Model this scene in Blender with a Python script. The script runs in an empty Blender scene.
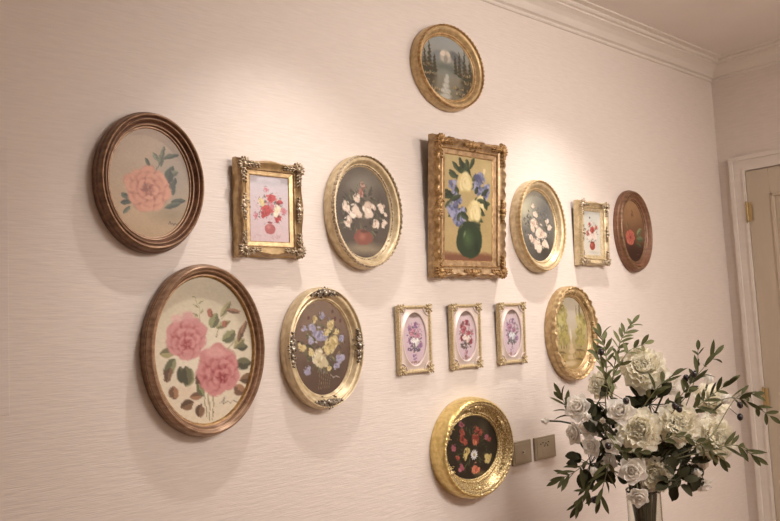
import bpy, bmesh, math, random
import numpy as np
from mathutils import Vector, Matrix, Euler
from mathutils import noise as mnoise
R = math.radians
PI = math.pi
S = 1.3                       # metres per unit of the survey numbers below
CAMZ = 1.40                   # camera height
WY = 1.4884 * S               # main wall plane (y)
BX = 3.159 * S                # back wall plane (x)
CEIL = CAMZ + 1.035 * S
scene = bpy.context.scene
COL = scene.collection
random.seed(7)

# ------------------------------------------------------------------ helpers
def link(o, parent=None):
    COL.objects.link(o)
    if parent is not None: o.parent = parent
    return o

def props(o, label=None, cat=None, group=None, kind=None):
    if label: o['label'] = label
    if cat: o['category'] = cat
    if group: o['group'] = group
    if kind: o['kind'] = kind
    return o

def mesh_obj(name, verts, faces, mats, parent=None, smooth=True, midx=None):
    me = bpy.data.meshes.new(name)
    me.from_pydata([tuple(v) for v in verts], [], faces)
    if not isinstance(mats, (list, tuple)): mats = [mats]
    for m in mats: me.materials.append(m)
    if midx is not None: me.polygons.foreach_set('material_index', midx)
    if smooth: me.polygons.foreach_set('use_smooth', [True] * len(me.polygons))
    me.update()
    return link(bpy.data.objects.new(name, me), parent)

def bm_obj(name, bm, mats, parent=None, smooth=False):
    me = bpy.data.meshes.new(name)
    bm.normal_update(); bm.to_mesh(me); bm.free()
    if not isinstance(mats, (list, tuple)): mats = [mats]
    for m in mats: me.materials.append(m)
    if smooth: me.polygons.foreach_set('use_smooth', [True] * len(me.polygons))
    return link(bpy.data.objects.new(name, me), parent)

def empty(name, loc, rot=(0, 0, 0)):
    o = bpy.data.objects.new(name, None)
    o.empty_display_size = 0.05
    o.location = loc; o.rotation_euler = rot
    return link(o)

def add_box(bm, x0, x1, y0, y1, z0, z1, bev=0.0):
    r = bmesh.ops.create_cube(bm, size=1)
    vs = r['verts']
    for v in vs:
        v.co = Vector((x0 if v.co.x < 0 else x1, y0 if v.co.y < 0 else y1, z0 if v.co.z < 0 else z1))
    if bev > 0:
        es = list({e for v in vs for e in v.link_edges})
        bmesh.ops.bevel(bm, geom=es, offset=bev, segments=2, affect='EDGES', profile=0.6)

def box_obj(name, b, mat, parent=None, bev=0.0):
    bm = bmesh.new(); add_box(bm, *b, bev=bev)
    return bm_obj(name, bm, mat, parent)

def tube(pts, rad, n=6, taper=1.0, closed_ends=True):
    """verts, faces of a tube along pts"""
    V, F = [], []
    pts = [Vector(p) for p in pts]
    up = Vector((0.13, 0.21, 0.97)).normalized()
    for i, p in enumerate(pts):
        t = (pts[min(i + 1, len(pts) - 1)] - pts[max(i - 1, 0)]).normalized()
        a = t.cross(up)
        if a.length < 1e-3: a = t.cross(Vector((1, 0, 0)))
        a.normalize(); b = t.cross(a)
        rr = rad * (1 + (taper - 1) * i / max(1, len(pts) - 1))
        for k in range(n):
            q = 2 * PI * k / n
            V.append(p + a * (rr * math.cos(q)) + b * (rr * math.sin(q)))
    for i in range(len(pts) - 1):
        for k in range(n):
            F.append((i * n + k, i * n + (k + 1) % n, (i + 1) * n + (k + 1) % n, (i + 1) * n + k))
    if closed_ends:
        F.append(tuple(range(n - 1, -1, -1)))
        m = (len(pts) - 1) * n
        F.append(tuple(range(m, m + n)))
    return V, F

class MB:
    def __init__(s): s.V, s.F, s.M = [], [], []
    def add(s, V, F, m=0):
        o = len(s.V)
        s.V += [Vector(v) for v in V]; s.F += [tuple(i + o for i in f) for f in F]; s.M += [m] * len(F)
    def ball(s, c, rx, ry, rz, rot=None, nu=8, nv=6, m=0):
        V, F = [], []
        rot = rot or Matrix.Identity(3)
        for j in range(nv + 1):
            ph = PI * j / nv
            for i in range(nu):
                th = 2 * PI * i / nu
                V.append(Vector(c) + rot @ Vector((rx * math.sin(ph) * math.cos(th), ry * math.sin(ph) * math.sin(th), rz * math.cos(ph))))
        for j in range(nv):
            for i in range(nu):
                F.append((j * nu + i, (j + 1) * nu + i, (j + 1) * nu + (i + 1) % nu, j * nu + (i + 1) % nu))
        s.add(V, F, m)
    def build(s, name, mats, parent=None, smooth=True):
        return mesh_obj(name, s.V, s.F, mats, parent, smooth, s.M)

# ------------------------------------------------------------------ materials
def mat(name, col, rough=0.5, metal=0.0, spec=0.5):
    m = bpy.data.materials.new(name); m.use_nodes = True
    b = m.node_tree.nodes['Principled BSDF']
    b.inputs['Base Color'].default_value = (*col, 1)
    b.inputs['Roughness'].default_value = rough
    b.inputs['Metallic'].default_value = metal
    b.inputs['Specular IOR Level'].default_value = spec
    return m

def vary(m, c2, scale=(20, 20, 20), detail=4, lo=0.35, hi=0.65, bump=0.0, bdist=0.001, coord='Object', rough2=None):
    nt = m.node_tree; N = nt.nodes; L = nt.links
    b = N['Principled BSDF']
    tc = N.new('ShaderNodeTexCoord'); mp = N.new('ShaderNodeMapping'); no = N.new('ShaderNodeTexNoise')
    mp.inputs['Scale'].default_value = scale
    no.inputs['Scale'].default_value = 1.0; no.inputs['Detail'].default_value = detail
    L.new(tc.outputs[coord], mp.inputs['Vector']); L.new(mp.outputs['Vector'], no.inputs['Vector'])
    cr = N.new('ShaderNodeValToRGB')
    cr.color_ramp.elements[0].position = lo; cr.color_ramp.elements[1].position = hi
    cr.color_ramp.elements[0].color = b.inputs['Base Color'].default_value[:]
    cr.color_ramp.elements[1].color = (*c2, 1)
    L.new(no.outputs['Fac'], cr.inputs['Fac']); L.new(cr.outputs['Color'], b.inputs['Base Color'])
    if bump:
        bp = N.new('ShaderNodeBump'); bp.inputs['Strength'].default_value = bump; bp.inputs['Distance'].default_value = bdist
        L.new(no.outputs['Fac'], bp.inputs['Height']); L.new(bp.outputs['Normal'], b.inputs['Normal'])
    return m

M = {}
# wallpaper: cream pink with fine wavy horizontal threads
def wallpaper(name, c1, c2, rough=0.5, swap=False):
    m = mat(name, c1, rough, 0, 0.35)
    nt = m.node_tree; N = nt.nodes; L = nt.links; b = N['Principled BSDF']
    tc = N.new('ShaderNodeTexCoord')
    def nz(scale, detail=5, dist=0.0):
        mp = N.new('ShaderNodeMapping'); mp.inputs['Scale'].default_value = scale
        no = N.new('ShaderNodeTexNoise'); no.inputs['Scale'].default_value = 1; no.inputs['Detail'].default_value = detail
        no.inputs['Distortion'].default_value = dist
        L.new(tc.outputs['Object'], mp.inputs['Vector']); L.new(mp.outputs['Vector'], no.inputs['Vector'])
        return no.outputs['Fac']
    a = nz((15, 15, 150), 3, 0.35); c = nz((28, 28, 420), 2, 0.2); g = nz((2.2, 2.2, 2.2), 3)
    mx = N.new('ShaderNodeMath'); mx.operation = 'MULTIPLY_ADD'; mx.inputs[1].default_value = 0.5
    L.new(c, mx.inputs[0]); L.new(a, mx.inputs[2])
    cr = N.new('ShaderNodeValToRGB')
    cr.color_ramp.elements[0].position = 0.55; cr.color_ramp.elements[1].position = 0.95
    cr.color_ramp.elements[0].color = (*c2, 1); cr.color_ramp.elements[1].color = (*c1, 1)
    L.new(mx.outputs[0], cr.inputs['Fac'])
    L.new(cr.outputs['Color'], b.inputs['Base Color'])
    bp = N.new('ShaderNodeBump'); bp.inputs['Strength'].default_value = 0.5; bp.inputs['Distance'].default_value = 0.0016
    L.new(mx.outputs[0], bp.inputs['Height']); L.new(bp.outputs['Normal'], b.inputs['Normal'])
    return m
M['wall'] = wallpaper('wallpaper', (0.75, 0.67, 0.615), (0.70, 0.62, 0.565), 0.5)
M['panel'] = wallpaper('wallpaper_panel', (0.73, 0.655, 0.61), (0.68, 0.605, 0.56), 0.55)
M['ceiling'] = vary(mat('ceiling_paint', (0.76, 0.70, 0.66), 0.8), (0.73, 0.67, 0.63), (3, 3, 3))
M['trim'] = vary(mat('white_gloss_trim', (0.74, 0.68, 0.62), 0.42), (0.70, 0.64, 0.58), (6, 6, 30))
M['door'] = vary(mat('door_paint', (0.56, 0.475, 0.37), 0.38), (0.53, 0.445, 0.345), (12, 12, 2))
M['floor'] = vary(mat('floor_wood', (0.46, 0.33, 0.23), 0.4), (0.36, 0.25, 0.17), (2, 30, 2), bump=0.1)
M['brass'] = mat('brass', (0.48, 0.36, 0.18), 0.4, 0.7)
M['gold'] = vary(mat('gold_leaf', (0.62, 0.46, 0.25), 0.40, 0.5), (0.44, 0.30, 0.15), (60, 60, 60), bump=0.15)
M['gold_bright'] = vary(mat('bright_gold_leaf', (0.80, 0.62, 0.27), 0.30, 0.65), (0.62, 0.45, 0.16), (70, 70, 70), bump=0.2)
M['gold_pale'] = vary(mat('pale_gold', (0.72, 0.60, 0.40), 0.40, 0.4), (0.54, 0.42, 0.25), (50, 50, 50), bump=0.15)
M['gold_tex'] = vary(mat('textured_bright_gold', (0.86, 0.72, 0.42), 0.30, 0.6), (0.36, 0.24, 0.09), (260, 260, 260), detail=1, lo=.36, hi=.56, bump=0.8, bdist=.0012)
M['gold_mid'] = vary(mat('brown_gold', (0.50, 0.35, 0.20), 0.38, 0.5), (0.30, 0.19, 0.10), (60, 60, 60), bump=0.2)
M['gold_old'] = vary(mat('old_gold', (0.50, 0.32, 0.14), 0.42, 0.5), (0.30, 0.17, 0.07), (70, 70, 70), lo=.4, hi=.6, bump=0.25)
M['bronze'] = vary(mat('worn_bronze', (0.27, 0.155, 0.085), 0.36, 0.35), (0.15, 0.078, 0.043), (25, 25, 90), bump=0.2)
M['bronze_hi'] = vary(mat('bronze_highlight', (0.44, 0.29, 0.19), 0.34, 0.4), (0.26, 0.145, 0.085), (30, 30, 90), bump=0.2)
M['brown'] = vary(mat('dark_brown_wood', (0.105, 0.045, 0.026), 0.38, 0.15), (0.23, 0.11, 0.06), (20, 20, 80), bump=0.15)
M['brown_red'] = vary(mat('russet_brown_wood', (0.20, 0.085, 0.05), 0.4, 0.15), (0.28, 0.14, 0.085), (20, 20, 80), bump=0.15)
M['antique'] = vary(mat('antique_silver_gold', (0.58, 0.48, 0.35), 0.36, 0.55), (0.22, 0.16, 0.10), (140, 140, 140), lo=.42, hi=.6, bump=0.3)
M['antique_dark'] = vary(mat('dark_antique_silver', (0.46, 0.40, 0.32), 0.33, 0.6), (0.13, 0.10, 0.075), (150, 150, 150), lo=.42, hi=.58, bump=0.3)
M['mat_pink'] = vary(mat('pearl_mat', (0.72, 0.62, 0.57), 0.35, 0.15), (0.66, 0.54, 0.49), (40, 40, 40))
M['gold_light'] = vary(mat('light_gold', (0.64, 0.52, 0.33), 0.42, 0.4), (0.46, 0.35, 0.19), (220, 220, 220), lo=.4, hi=.6, bump=0.4)
M['plate'] = mat('grey_brown_plate', (0.30, 0.245, 0.17), 0.36, 0.35)
M['plate_hi'] = mat('plate_inner', (0.33, 0.27, 0.19), 0.32, 0.35)
M['black'] = mat('black_hole', (0.01, 0.008, 0.006), 0.6)
M['steel'] = mat('steel_pin', (0.75, 0.72, 0.66), 0.25, 0.9)
M['dark_gap'] = mat('inner_gap', (0.04, 0.028, 0.018), 0.8)

def vcol_mat():
    m = mat('oil_paint', (1, 1, 1), 0.42, 0, 0.4)
    nt = m.node_tree; a = nt.nodes.new('ShaderNodeAttribute'); a.attribute_name = 'paint'
    nt.links.new(a.outputs['Color'], nt.nodes['Principled BSDF'].inputs['Base Color'])
    no = nt.nodes.new('ShaderNodeTexNoise'); no.inputs['Scale'].default_value = 500
    tc = nt.nodes.new('ShaderNodeTexCoord'); nt.links.new(tc.outputs['Object'], no.inputs['Vector'])
    bp = nt.nodes.new('ShaderNodeBump'); bp.inputs['Strength'].default_value = 0.12; bp.inputs['Distance'].default_value = 0.0006
    nt.links.new(no.outputs['Fac'], bp.inputs['Height']); nt.links.new(bp.outputs['Normal'], nt.nodes['Principled BSDF'].inputs['Normal'])
    return m
M['paint'] = vcol_mat()

def petal_mat(name, c, c2, tr=0.5):
    m = bpy.data.materials.new(name); m.use_nodes = True
    nt = m.node_tree; N = nt.nodes; L = nt.links
    b = N['Principled BSDF']; b.inputs['Roughness'].default_value = 0.9; b.inputs['Specular IOR Level'].default_value = 0.05
    at = N.new('ShaderNodeAttribute'); at.attribute_name = 'heart'
    mx = N.new('ShaderNodeMix'); mx.data_type = 'RGBA'
    mx.inputs[6].default_value = (*c, 1); mx.inputs[7].default_value = (*c2, 1)
    L.new(at.outputs['Fac'], mx.inputs[0]); L.new(mx.outputs[2], b.inputs['Base Color'])
    t = N.new('ShaderNodeBsdfTranslucent'); L.new(mx.outputs[2], t.inputs['Color'])
    ms = N.new('ShaderNodeMixShader'); ms.inputs[0].default_value = tr
    L.new(b.outputs[0], ms.inputs[1]); L.new(t.outputs[0], ms.inputs[2])
    L.new(ms.outputs[0], N['Material Output'].inputs['Surface'])
    return m
M['peony'] = petal_mat('peony_petal', (0.97, 0.93, 0.81), (0.90, 0.82, 0.56))
M['rose'] = petal_mat('white_rose_petal', (0.95, 0.92, 0.87), (0.80, 0.60, 0.40))
M['rose_w'] = petal_mat('pale_rose_petal', (0.95, 0.92, 0.87), (0.86, 0.78, 0.62))

def leaf_mat(name, top, under, rough=0.45):
    m = mat(name, top, rough, 0, 0.2)
    nt = m.node_tree; N = nt.nodes; L = nt.links; b = N['Principled BSDF']
    g = N.new('ShaderNodeNewGeometry'); mx = N.new('ShaderNodeMix'); mx.data_type = 'RGBA'
    tc = N.new('ShaderNodeTexCoord'); no = N.new('ShaderNodeTexNoise'); no.inputs['Scale'].default_value = 14
    L.new(tc.outputs['Object'], no.inputs['Vector'])
    c2 = N.new('ShaderNodeMix'); c2.data_type = 'RGBA'
    c2.inputs[6].default_value = (*[q * 0.65 for q in top], 1); c2.inputs[7].default_value = (*[min(1, q * 1.4) for q in top], 1)
    L.new(no.outputs['Fac'], c2.inputs[0])
    L.new(g.outputs['Backfacing'], mx.inputs[0]); L.new(c2.outputs[2], mx.inputs[6]); mx.inputs[7].default_value = (*under, 1)
    L.new(mx.outputs[2], b.inputs['Base Color'])
    return m
M['olive_leaf'] = leaf_mat('olive_leaf', (0.058, 0.057, 0.020), (0.15, 0.145, 0.07), .7)
M['sage_leaf'] = leaf_mat('sage_leaf', (0.13, 0.135, 0.055), (0.22, 0.215, 0.11), .6)
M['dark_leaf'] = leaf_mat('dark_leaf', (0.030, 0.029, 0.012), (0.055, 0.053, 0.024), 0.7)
M['twig'] = mat('twig', (0.16, 0.15, 0.08), 0.6)
M['stem'] = mat('green_stem', (0.055, 0.058, 0.026), 0.6)
M['olive'] = mat('black_olive', (0.018, 0.012, 0.014), 0.22)
def glass():
    m = mat('vase_glass', (0.93, 0.95, 0.92), 0.02)
    m.node_tree.nodes['Principled BSDF'].inputs['Transmission Weight'].default_value = 1.0
    m.node_tree.nodes['Principled BSDF'].inputs['IOR'].default_value = 1.45
    return m
M['glass'] = glass()

# ------------------------------------------------------------------ camera
yaw, pitch, roll, F = 0.847979, 0.0877176, -0.0489988, 780.0
fw = Vector((math.cos(yaw) * math.cos(pitch), math.sin(yaw) * math.cos(pitch), math.sin(pitch)))
rt = fw.cross(Vector((0, 0, 1))).normalized(); up = rt.cross(fw)
cr_ = rt * math.cos(roll) + up * math.sin(roll); cu_ = up * math.cos(roll) - rt * math.sin(roll)
CAM = Vector((0, 0, CAMZ))
cd = bpy.data.cameras.new('camera'); cam = bpy.data.objects.new('camera', cd); link(cam)
mw = Matrix((cr_, cu_, -fw)).transposed().to_4x4(); mw.translation = CAM
cam.matrix_world = mw
cd.sensor_width = 36; cd.lens = F / 780 * 36; cd.clip_start = 0.02
scene.camera = cam
def at(px, py, dep):
    """world point seen in direction (px,py) at a distance dep along the viewing axis"""
    return CAM + fw * dep + cr_ * ((px - 390) / F * dep) + cu_ * ((260.5 - py) / F * dep)
def on_wall(px, py, off=0.0):
    v = fw * F + cr_ * (px - 390) + cu_ * (260.5 - py)
    return CAM + v * ((WY - off) / v.y)

# ------------------------------------------------------------------ room shell
X0, Y0 = -1.9, -2.3
def struct(name, b, m, bev=0.0):
    o = box_obj(name, b, m, None, bev); o['kind'] = 'structure'; return o
struct('floor', (X0 - .1, BX + .1, Y0 - .1, WY + .1, -0.1, 0), M['floor'])
struct('ceiling', (X0 - .1, BX + .1, Y0 - .1, WY + .1, CEIL, CEIL + .1), M['ceiling'])
struct('wall_left', (X0 - .1, BX + .1, WY, WY + .12, 0, CEIL), M['wall'])
struct('wall_back', (BX, BX + .12, Y0 - .1, WY, 0, CEIL), M['wall'])
struct('wall_right', (X0 - .1, BX, Y0 - .1, Y0, 0, CEIL), M['wall'])
struct('wall_front', (X0 - .1, X0, Y0, WY, 0, CEIL), M['wall'])
# thin panel edge at the far left of the picture
pa, pb = on_wall(7.5, 137), on_wall(7.5, 415)
struct('trim_3', (pa.x - 0.5, pa.x, WY - 0.003, WY, pb.z, pa.z), M['panel'], 0.001)

# crown moulding : profile (out from wall, z) swept along both walls, mitred in the corner
zb = CAMZ + 0.965 * S
H_ = CEIL - zb
prof = [(0, 0), (.006, 0), (.010, .006), (.010, .014), (.016, .018), (.022, .020), (.026, .028), (.036, .048), (.052, .064), (.066, .072),
        (.072, .074), (.074, .082), (.086, .084), (.092, .090), (.092, .098), (.118, .099), (.120, .104), (.120, 1)]
prof = [(p, h * (H_ - .001) / .104 if h < 1 else H_ + .01) for p, h in prof]
def crown(name, horiz):
    V = []; n = len(prof)
    for e in (0, 1):
        for p, h in prof:
            if horiz == 'left': V.append((X0 if e == 0 else BX - p, WY - p, zb + h))
            else: V.append((BX - p, WY - p if e == 0 else Y0, zb + h))
    Fc = [(i, i + 1, n + i + 1, n + i) for i in range(n - 1)]
    o = mesh_obj(name, V, Fc, M['trim'], None, False); o['kind'] = 'structure'
crown('trim_1', 'left'); crown('trim_2', 'back')
# baseboards
struct('baseboard_left', (X0, BX, WY - .015, WY, 0, .10), M['trim'], .003)
dy0 = 1.438 * S              # outer edge of the door casing
dz1 = CAMZ + 0.626 * S
cw = 0.078; DW = 0.86
struct('baseboard_back', (BX - .015, BX, dy0 + 0.001, WY - .016, 0, .10), M['trim'], .003)

# door in the back wall: casing, leaf with panels, hinges
door = empty('door_1', (BX, dy0 - cw - DW / 2, 0)); door['kind'] = 'structure'
ox, oy = BX, dy0 - cw - DW / 2
def casing_bm():
    bm = bmesh.new()
    hw = DW / 2
    zt = dz1 - cw
    for s in (-1, 1):
        a, b = sorted((s * hw, s * (hw + cw)))
        add_box(bm, -.022, 0, a, b, 0, dz1, .004)
        a, b = sorted((s * (hw + cw * .72), s * (hw + cw)))
        add_box(bm, -.030, -.018, a, b, 0, dz1, .003)
        a, b = sorted((s * (hw - .002), s * (hw + .014)))
        add_box(bm, -.026, -.001, a, b, 0, zt + .014, .002)
    add_box(bm, -.0221, 0, -hw - cw, hw + cw, zt, dz1, .004)
    add_box(bm, -.0301, -.018, -hw - cw, hw + cw, dz1 - cw * .28, dz1, .003)
    return bm
bm_obj('casing', casing_bm(), M['trim'], door)
def leaf_bm():
    bm = bmesh.new(); hw = DW / 2 - .004; zt = dz1 - cw - .006
    add_box(bm, -.006, 0.0, -hw, hw, .008, zt)                       # field
    st = .115
    add_box(bm, -.016, -.004, hw - st, hw, .008, zt, .002)
    add_box(bm, -.016, -.004, -hw, -hw + st, .008, zt, .002)
    for z0, z1 in ((.008, .20), (.92, 1.04), (zt - .13, zt)):
        add_box(bm, -.0158, -.004, -hw + st, hw - st, z0, z1, .002)
    for z0, z1 in ((.20, .92), (1.04, zt - .13)):
        i = .018
        for a in ((-hw + st, -hw + st + i, z0, z1), (hw - st - i, hw - st, z0, z1), (-hw + st, hw - st, z0, z0 + i), (-hw + st, hw - st, z1 - i, z1)):
            add_box(bm, -.021, -.004, a[0], a[1], a[2], a[3], .005)
        add_box(bm, -.012, -.004, -hw + st + .05, hw - st - .05, z0 + .05, z1 - .05, .006)
    return bm
leaf = bm_obj('door_leaf', leaf_bm(), M['door'], door)
def hinge(z):
    mb = MB()
    y = DW / 2 - .001
    V, Fc = tube([(-.030, y, z - .05), (-.030, y, z + .05)], .0055, 10); mb.add(V, Fc)
    for k in (-.052, .052): mb.ball((-.030, y, z + k), .005, .005, .004)
    bm = bmesh.new(); add_box(bm, -.027, -.022, y - .024, y + .002, z - .048, z + .048)
    bm.verts.ensure_lookup_table(); mb.add([v.co.copy() for v in bm.verts], [[v.index for v in f.verts] for f in bm.faces]); bm.free()
    o = mb.build('hinge', M['brass'], door, False); o['label'] = 'brass hinge'
hv = lambda px, py: (CAM + (fw * F + cr_ * (px - 390) + cu_ * (260.5 - py)) * (BX / (fw * F + cr_ * (px - 390) + cu_ * (260.5 - py)).x)).z
hinge(hv(752, 212)); hinge(hv(768, 397)); hinge(.28)
hd = MB(); V, Fc = tube([(-.016, -.36, 1.0), (-.06, -.36, 1.0), (-.062, -.30, 1.0), (-.062, -.25, 1.0)], .009, 8); hd.add(V, Fc)
hd.build('door_handle', M['brass'], leaf)

# ------------------------------------------------------------------ painter
def srgb2lin(a): return np.where(a <= 0.04045, a / 12.92, ((a + 0.055) / 1.055) ** 2.4)
class Cv:
    def __init__(s, w, h, top, bot, seed=1, blot=0.05, mid=None):
        s.H = 150; s.W = max(40, int(150 * w / h)); s.rs = np.random.RandomState(seed)
        s.yy, s.xx = np.mgrid[0:s.H, 0:s.W].astype(float)
        t = (s.yy / (s.H - 1))[..., None]
        top, bot = np.array(top) / 255., np.array(bot) / 255.
        if mid is None: s.a = top * (1 - t) + bot * t
        else:
            mid = np.array(mid) / 255.
            s.a = np.where(t < .5, top * (1 - 2 * t) + mid * 2 * t, mid * (2 - 2 * t) + bot * (2 * t - 1))
        for _ in range(40):
            s.blob(s.rs.rand(), s.rs.rand(), .05 + .12 * s.rs.rand(), .04 + .08 * s.rs.rand(), s.rs.rand() * 3, None, .5, 1.0, shift=(s.rs.rand() - .5) * 2 * blot)
    def blob(s, x, y, rx, ry, rot, col, al=1.0, soft=.25, shift=0.0):
        """x,y as fractions of width / height; radii as fractions of height"""
        dx = (s.xx - x * s.W) / s.H; dy = (s.yy - y * s.H) / s.H
        c, n = math.cos(rot), math.sin(rot)
        u = (dx * c + dy * n) / rx; v = (-dx * n + dy * c) / ry
        r = np.sqrt(u * u + v * v)
        m = np.clip((1 - r) / max(soft, .02) + .0, 0, 1)[..., None] * al
        if col is None: s.a = np.clip(s.a + m * shift, 0, 1)
        else: s.a = s.a * (1 - m) + np.array(col) / 255. * m
    def leaf(s, x, y, L, w, ang, col, al=1.0):
        dx = (s.xx - x * s.W) / s.H; dy = (s.yy - y * s.H) / s.H
        L = L * 1.06
        c, n = math.cos(ang), math.sin(ang)
        u = (dx * c - dy * n) / L; v = (dx * n + dy * c) / w     # starts at x,y and runs along ang (0 = right, +pi/2 = up)
        pr = np.clip(4 * u * (1 - u), 0, 1) ** .75
        m = (np.clip((pr - np.abs(v)) * 4, 0, 1) * (u > 0) * (u < 1))[..., None] * al
        cc = np.array(col) / 255.
        shade = np.where(v[..., None] > 0, cc * .82, np.clip(cc * 1.15, 0, 1))
        s.a = s.a * (1 - m) + shade * m
    def line(s, pts, w, col, al=1.0):
        for i in range(len(pts) - 1):
            (x0, y0), (x1, y1) = pts[i], pts[i + 1]
            n = max(2, int(max(abs(x1 - x0) * s.W, abs(y1 - y0) * s.H) * 1.5))
            for k in range(n):
                t = k / n; s.blob(x0 + (x1 - x0) * t, y0 + (y1 - y0) * t, w, w, 0, col, al, .9)
    def finish(s, amp=.012):
        rs = s.rs; gx = np.zeros_like(s.xx); gy = np.zeros_like(s.xx)
        for sc in (5, 9, 17, 31):
            for g in (gx, gy):
                g += np.sin(s.xx / s.H * sc * 2 * rs.uniform(.7, 1.3) + rs.rand() * 6 + 1.7 * np.sin(s.yy / s.H * sc * rs.uniform(.7, 1.3) + rs.rand() * 6)) * np.sin(s.yy / s.H * sc * 2 * rs.uniform(.7, 1.3) + rs.rand() * 6) * (6 / (sc + 6))
        ix = np.clip(np.rint(s.xx + gx * amp * s.H), 0, s.W - 1).astype(int); iy = np.clip(np.rint(s.yy + gy * amp * s.H), 0, s.H - 1).astype(int)
        s.a = s.a[iy, ix]
        g = s.a.mean(2, keepdims=True); s.a = g + (s.a - g) * .80
        n = rs.rand(s.H, s.W); n = (n + np.roll(n, 1, 0) + np.roll(n, 1, 1) + np.roll(n, -1, 1)) / 4 - .5
        s.a = np.clip(s.a * .95 * (1 + .09 * n[..., None]), 0, 1)
    def rose(s, x, y, r, lt, md, dk, seed=0, heart=(0, 0)):
        if r < .125:
            r *= 1.34; rs = np.random.RandomState(seed + 5); k = s.H / s.W
            for i in range(9):
                a = rs.rand() * 6.28; s.blob(x + math.cos(a) * r * .98 * k, y + math.sin(a) * r * .95, r * .28, r * .12, a + .5, [(62, 66, 44), (92, 96, 66), (70, 58, 46)][i % 3], .5, .5)
            for i in range(9):
                a = rs.rand() * 6.28; q = rs.rand() * .62; f = rs.rand() * .6
                li = rs.rand() < .65; c_ = [m_ * (1 - f) + (l if li else d_) * f for l, m_, d_ in zip(lt, md, dk)]
                s.blob(x + math.cos(a) * r * q * k, y + math.sin(a) * r * q, r * (.35 + .3 * rs.rand()), r * (.25 + .25 * rs.rand()), rs.rand() * 3, c_, .9, .3)
            for i in range(6):
                a = rs.rand() * 6.28; q = .25 + rs.rand() * .5
                s.blob(x + (math.cos(a) * q - .12) * r * k, y + (math.sin(a) * q - .15) * r, r * .26, r * .12, a + PI / 2, lt, .85, .5)
            for i in range(3):
                a = rs.rand() * 6.28; s.blob(x + math.cos(a) * r * .25 * k, y + math.sin(a) * r * .25, r * .2, r * .07, a, dk, .6, .6)
            return
        rs = np.random.RandomState(seed + 11); k = s.H / s.W
        s.blob(x, y, r * .84, r * .80, 0, md, 1, .15)
        for i in range(11):
            a = i * .571 + rs.rand() * .3; q = .62 + .2 * rs.rand()
            s.blob(x + math.cos(a) * r * q * k, y + math.sin(a) * r * q, r * (.26 + .16 * rs.rand()), r * (.20 + .12 * rs.rand()), a + PI / 2, dk, .35, .25)
            s.blob(x + math.cos(a) * r * q * .97 * k, y + math.sin(a) * r * q * .97, r * (.26 + .14 * rs.rand()), r * (.18 + .12 * rs.rand()), a + PI / 2, [(l + m_) / 2 for l, m_ in zip(lt, md)], .9, .25)
        hx, hy = x + heart[0] * r * k, y + heart[1] * r
        for ring, n, rr, pr in ((0, 8, .72, .36), (1, 7, .50, .32), (2, 5, .28, .24)):
            for i in range(n):
                a = 2 * PI * (i + .5 * ring) / n + rs.rand() * .3
                cx = hx + (x - hx) * rr + math.cos(a) * r * rr * k; cy = hy + (y - hy) * rr + math.sin(a) * r * rr * .95
                f = rs.rand() * .35
                l2 = [l * (1 - f) + m_ * f for l, m_ in zip(lt, md)]
                s.blob(cx - math.cos(a) * r * .09 * k, cy - math.sin(a) * r * .09, r * pr * 1.08, r * pr * .86, a + PI / 2, dk, .75, .25)
                s.blob(cx, cy, r * pr, r * pr * .75, a + PI / 2, l2, .9, .35)
                s.blob(cx - math.cos(a) * r * .10 * k, cy - math.sin(a) * r * .10, r * pr * .8, r * pr * .5, a + PI / 2, [(q1 + q2) / 2 for q1, q2 in zip(md, dk)], .6, .6)
        s.blob(hx, hy, r * .22, r * .18, 0, dk, .85, .6)
        for i in range(4):
            a = rs.rand() * 6.28; s.blob(hx + math.cos(a) * r * .1 * k, hy + math.sin(a) * r * .1, r * .1, r * .05, a, md, .8, .5)
    def dabs(s, x, y, rx, ry, n, cols, sz, al=.85, asp=.5):
        n = int(n * 1.5)
        for i in range(n):
            a = s.rs.rand() * 6.28; q = math.sqrt(s.rs.rand()); k = s.H / s.W
            c = cols[s.rs.randint(len(cols))]; z = sz * (.8 + 1.2 * s.rs.rand())
            s.blob(x + math.cos(a) * q * rx * k, y + math.sin(a) * q * ry, z, z * asp, s.rs.rand() * 3.1, c, al, .4)
    def leaves(s, x, y, rx, ry, n, cols, L, w):
        for i in range(n):
            a = s.rs.rand() * 6.28; k = s.H / s.W; q = .5 + .5 * s.rs.rand()
            s.leaf(x + math.cos(a) * q * rx * k, y + math.sin(a) * q * ry, L * (.6 + .7 * s.rs.rand()), w, -a + s.rs.rand() - .5, cols[s.rs.randint(len(cols))], .9)

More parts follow.
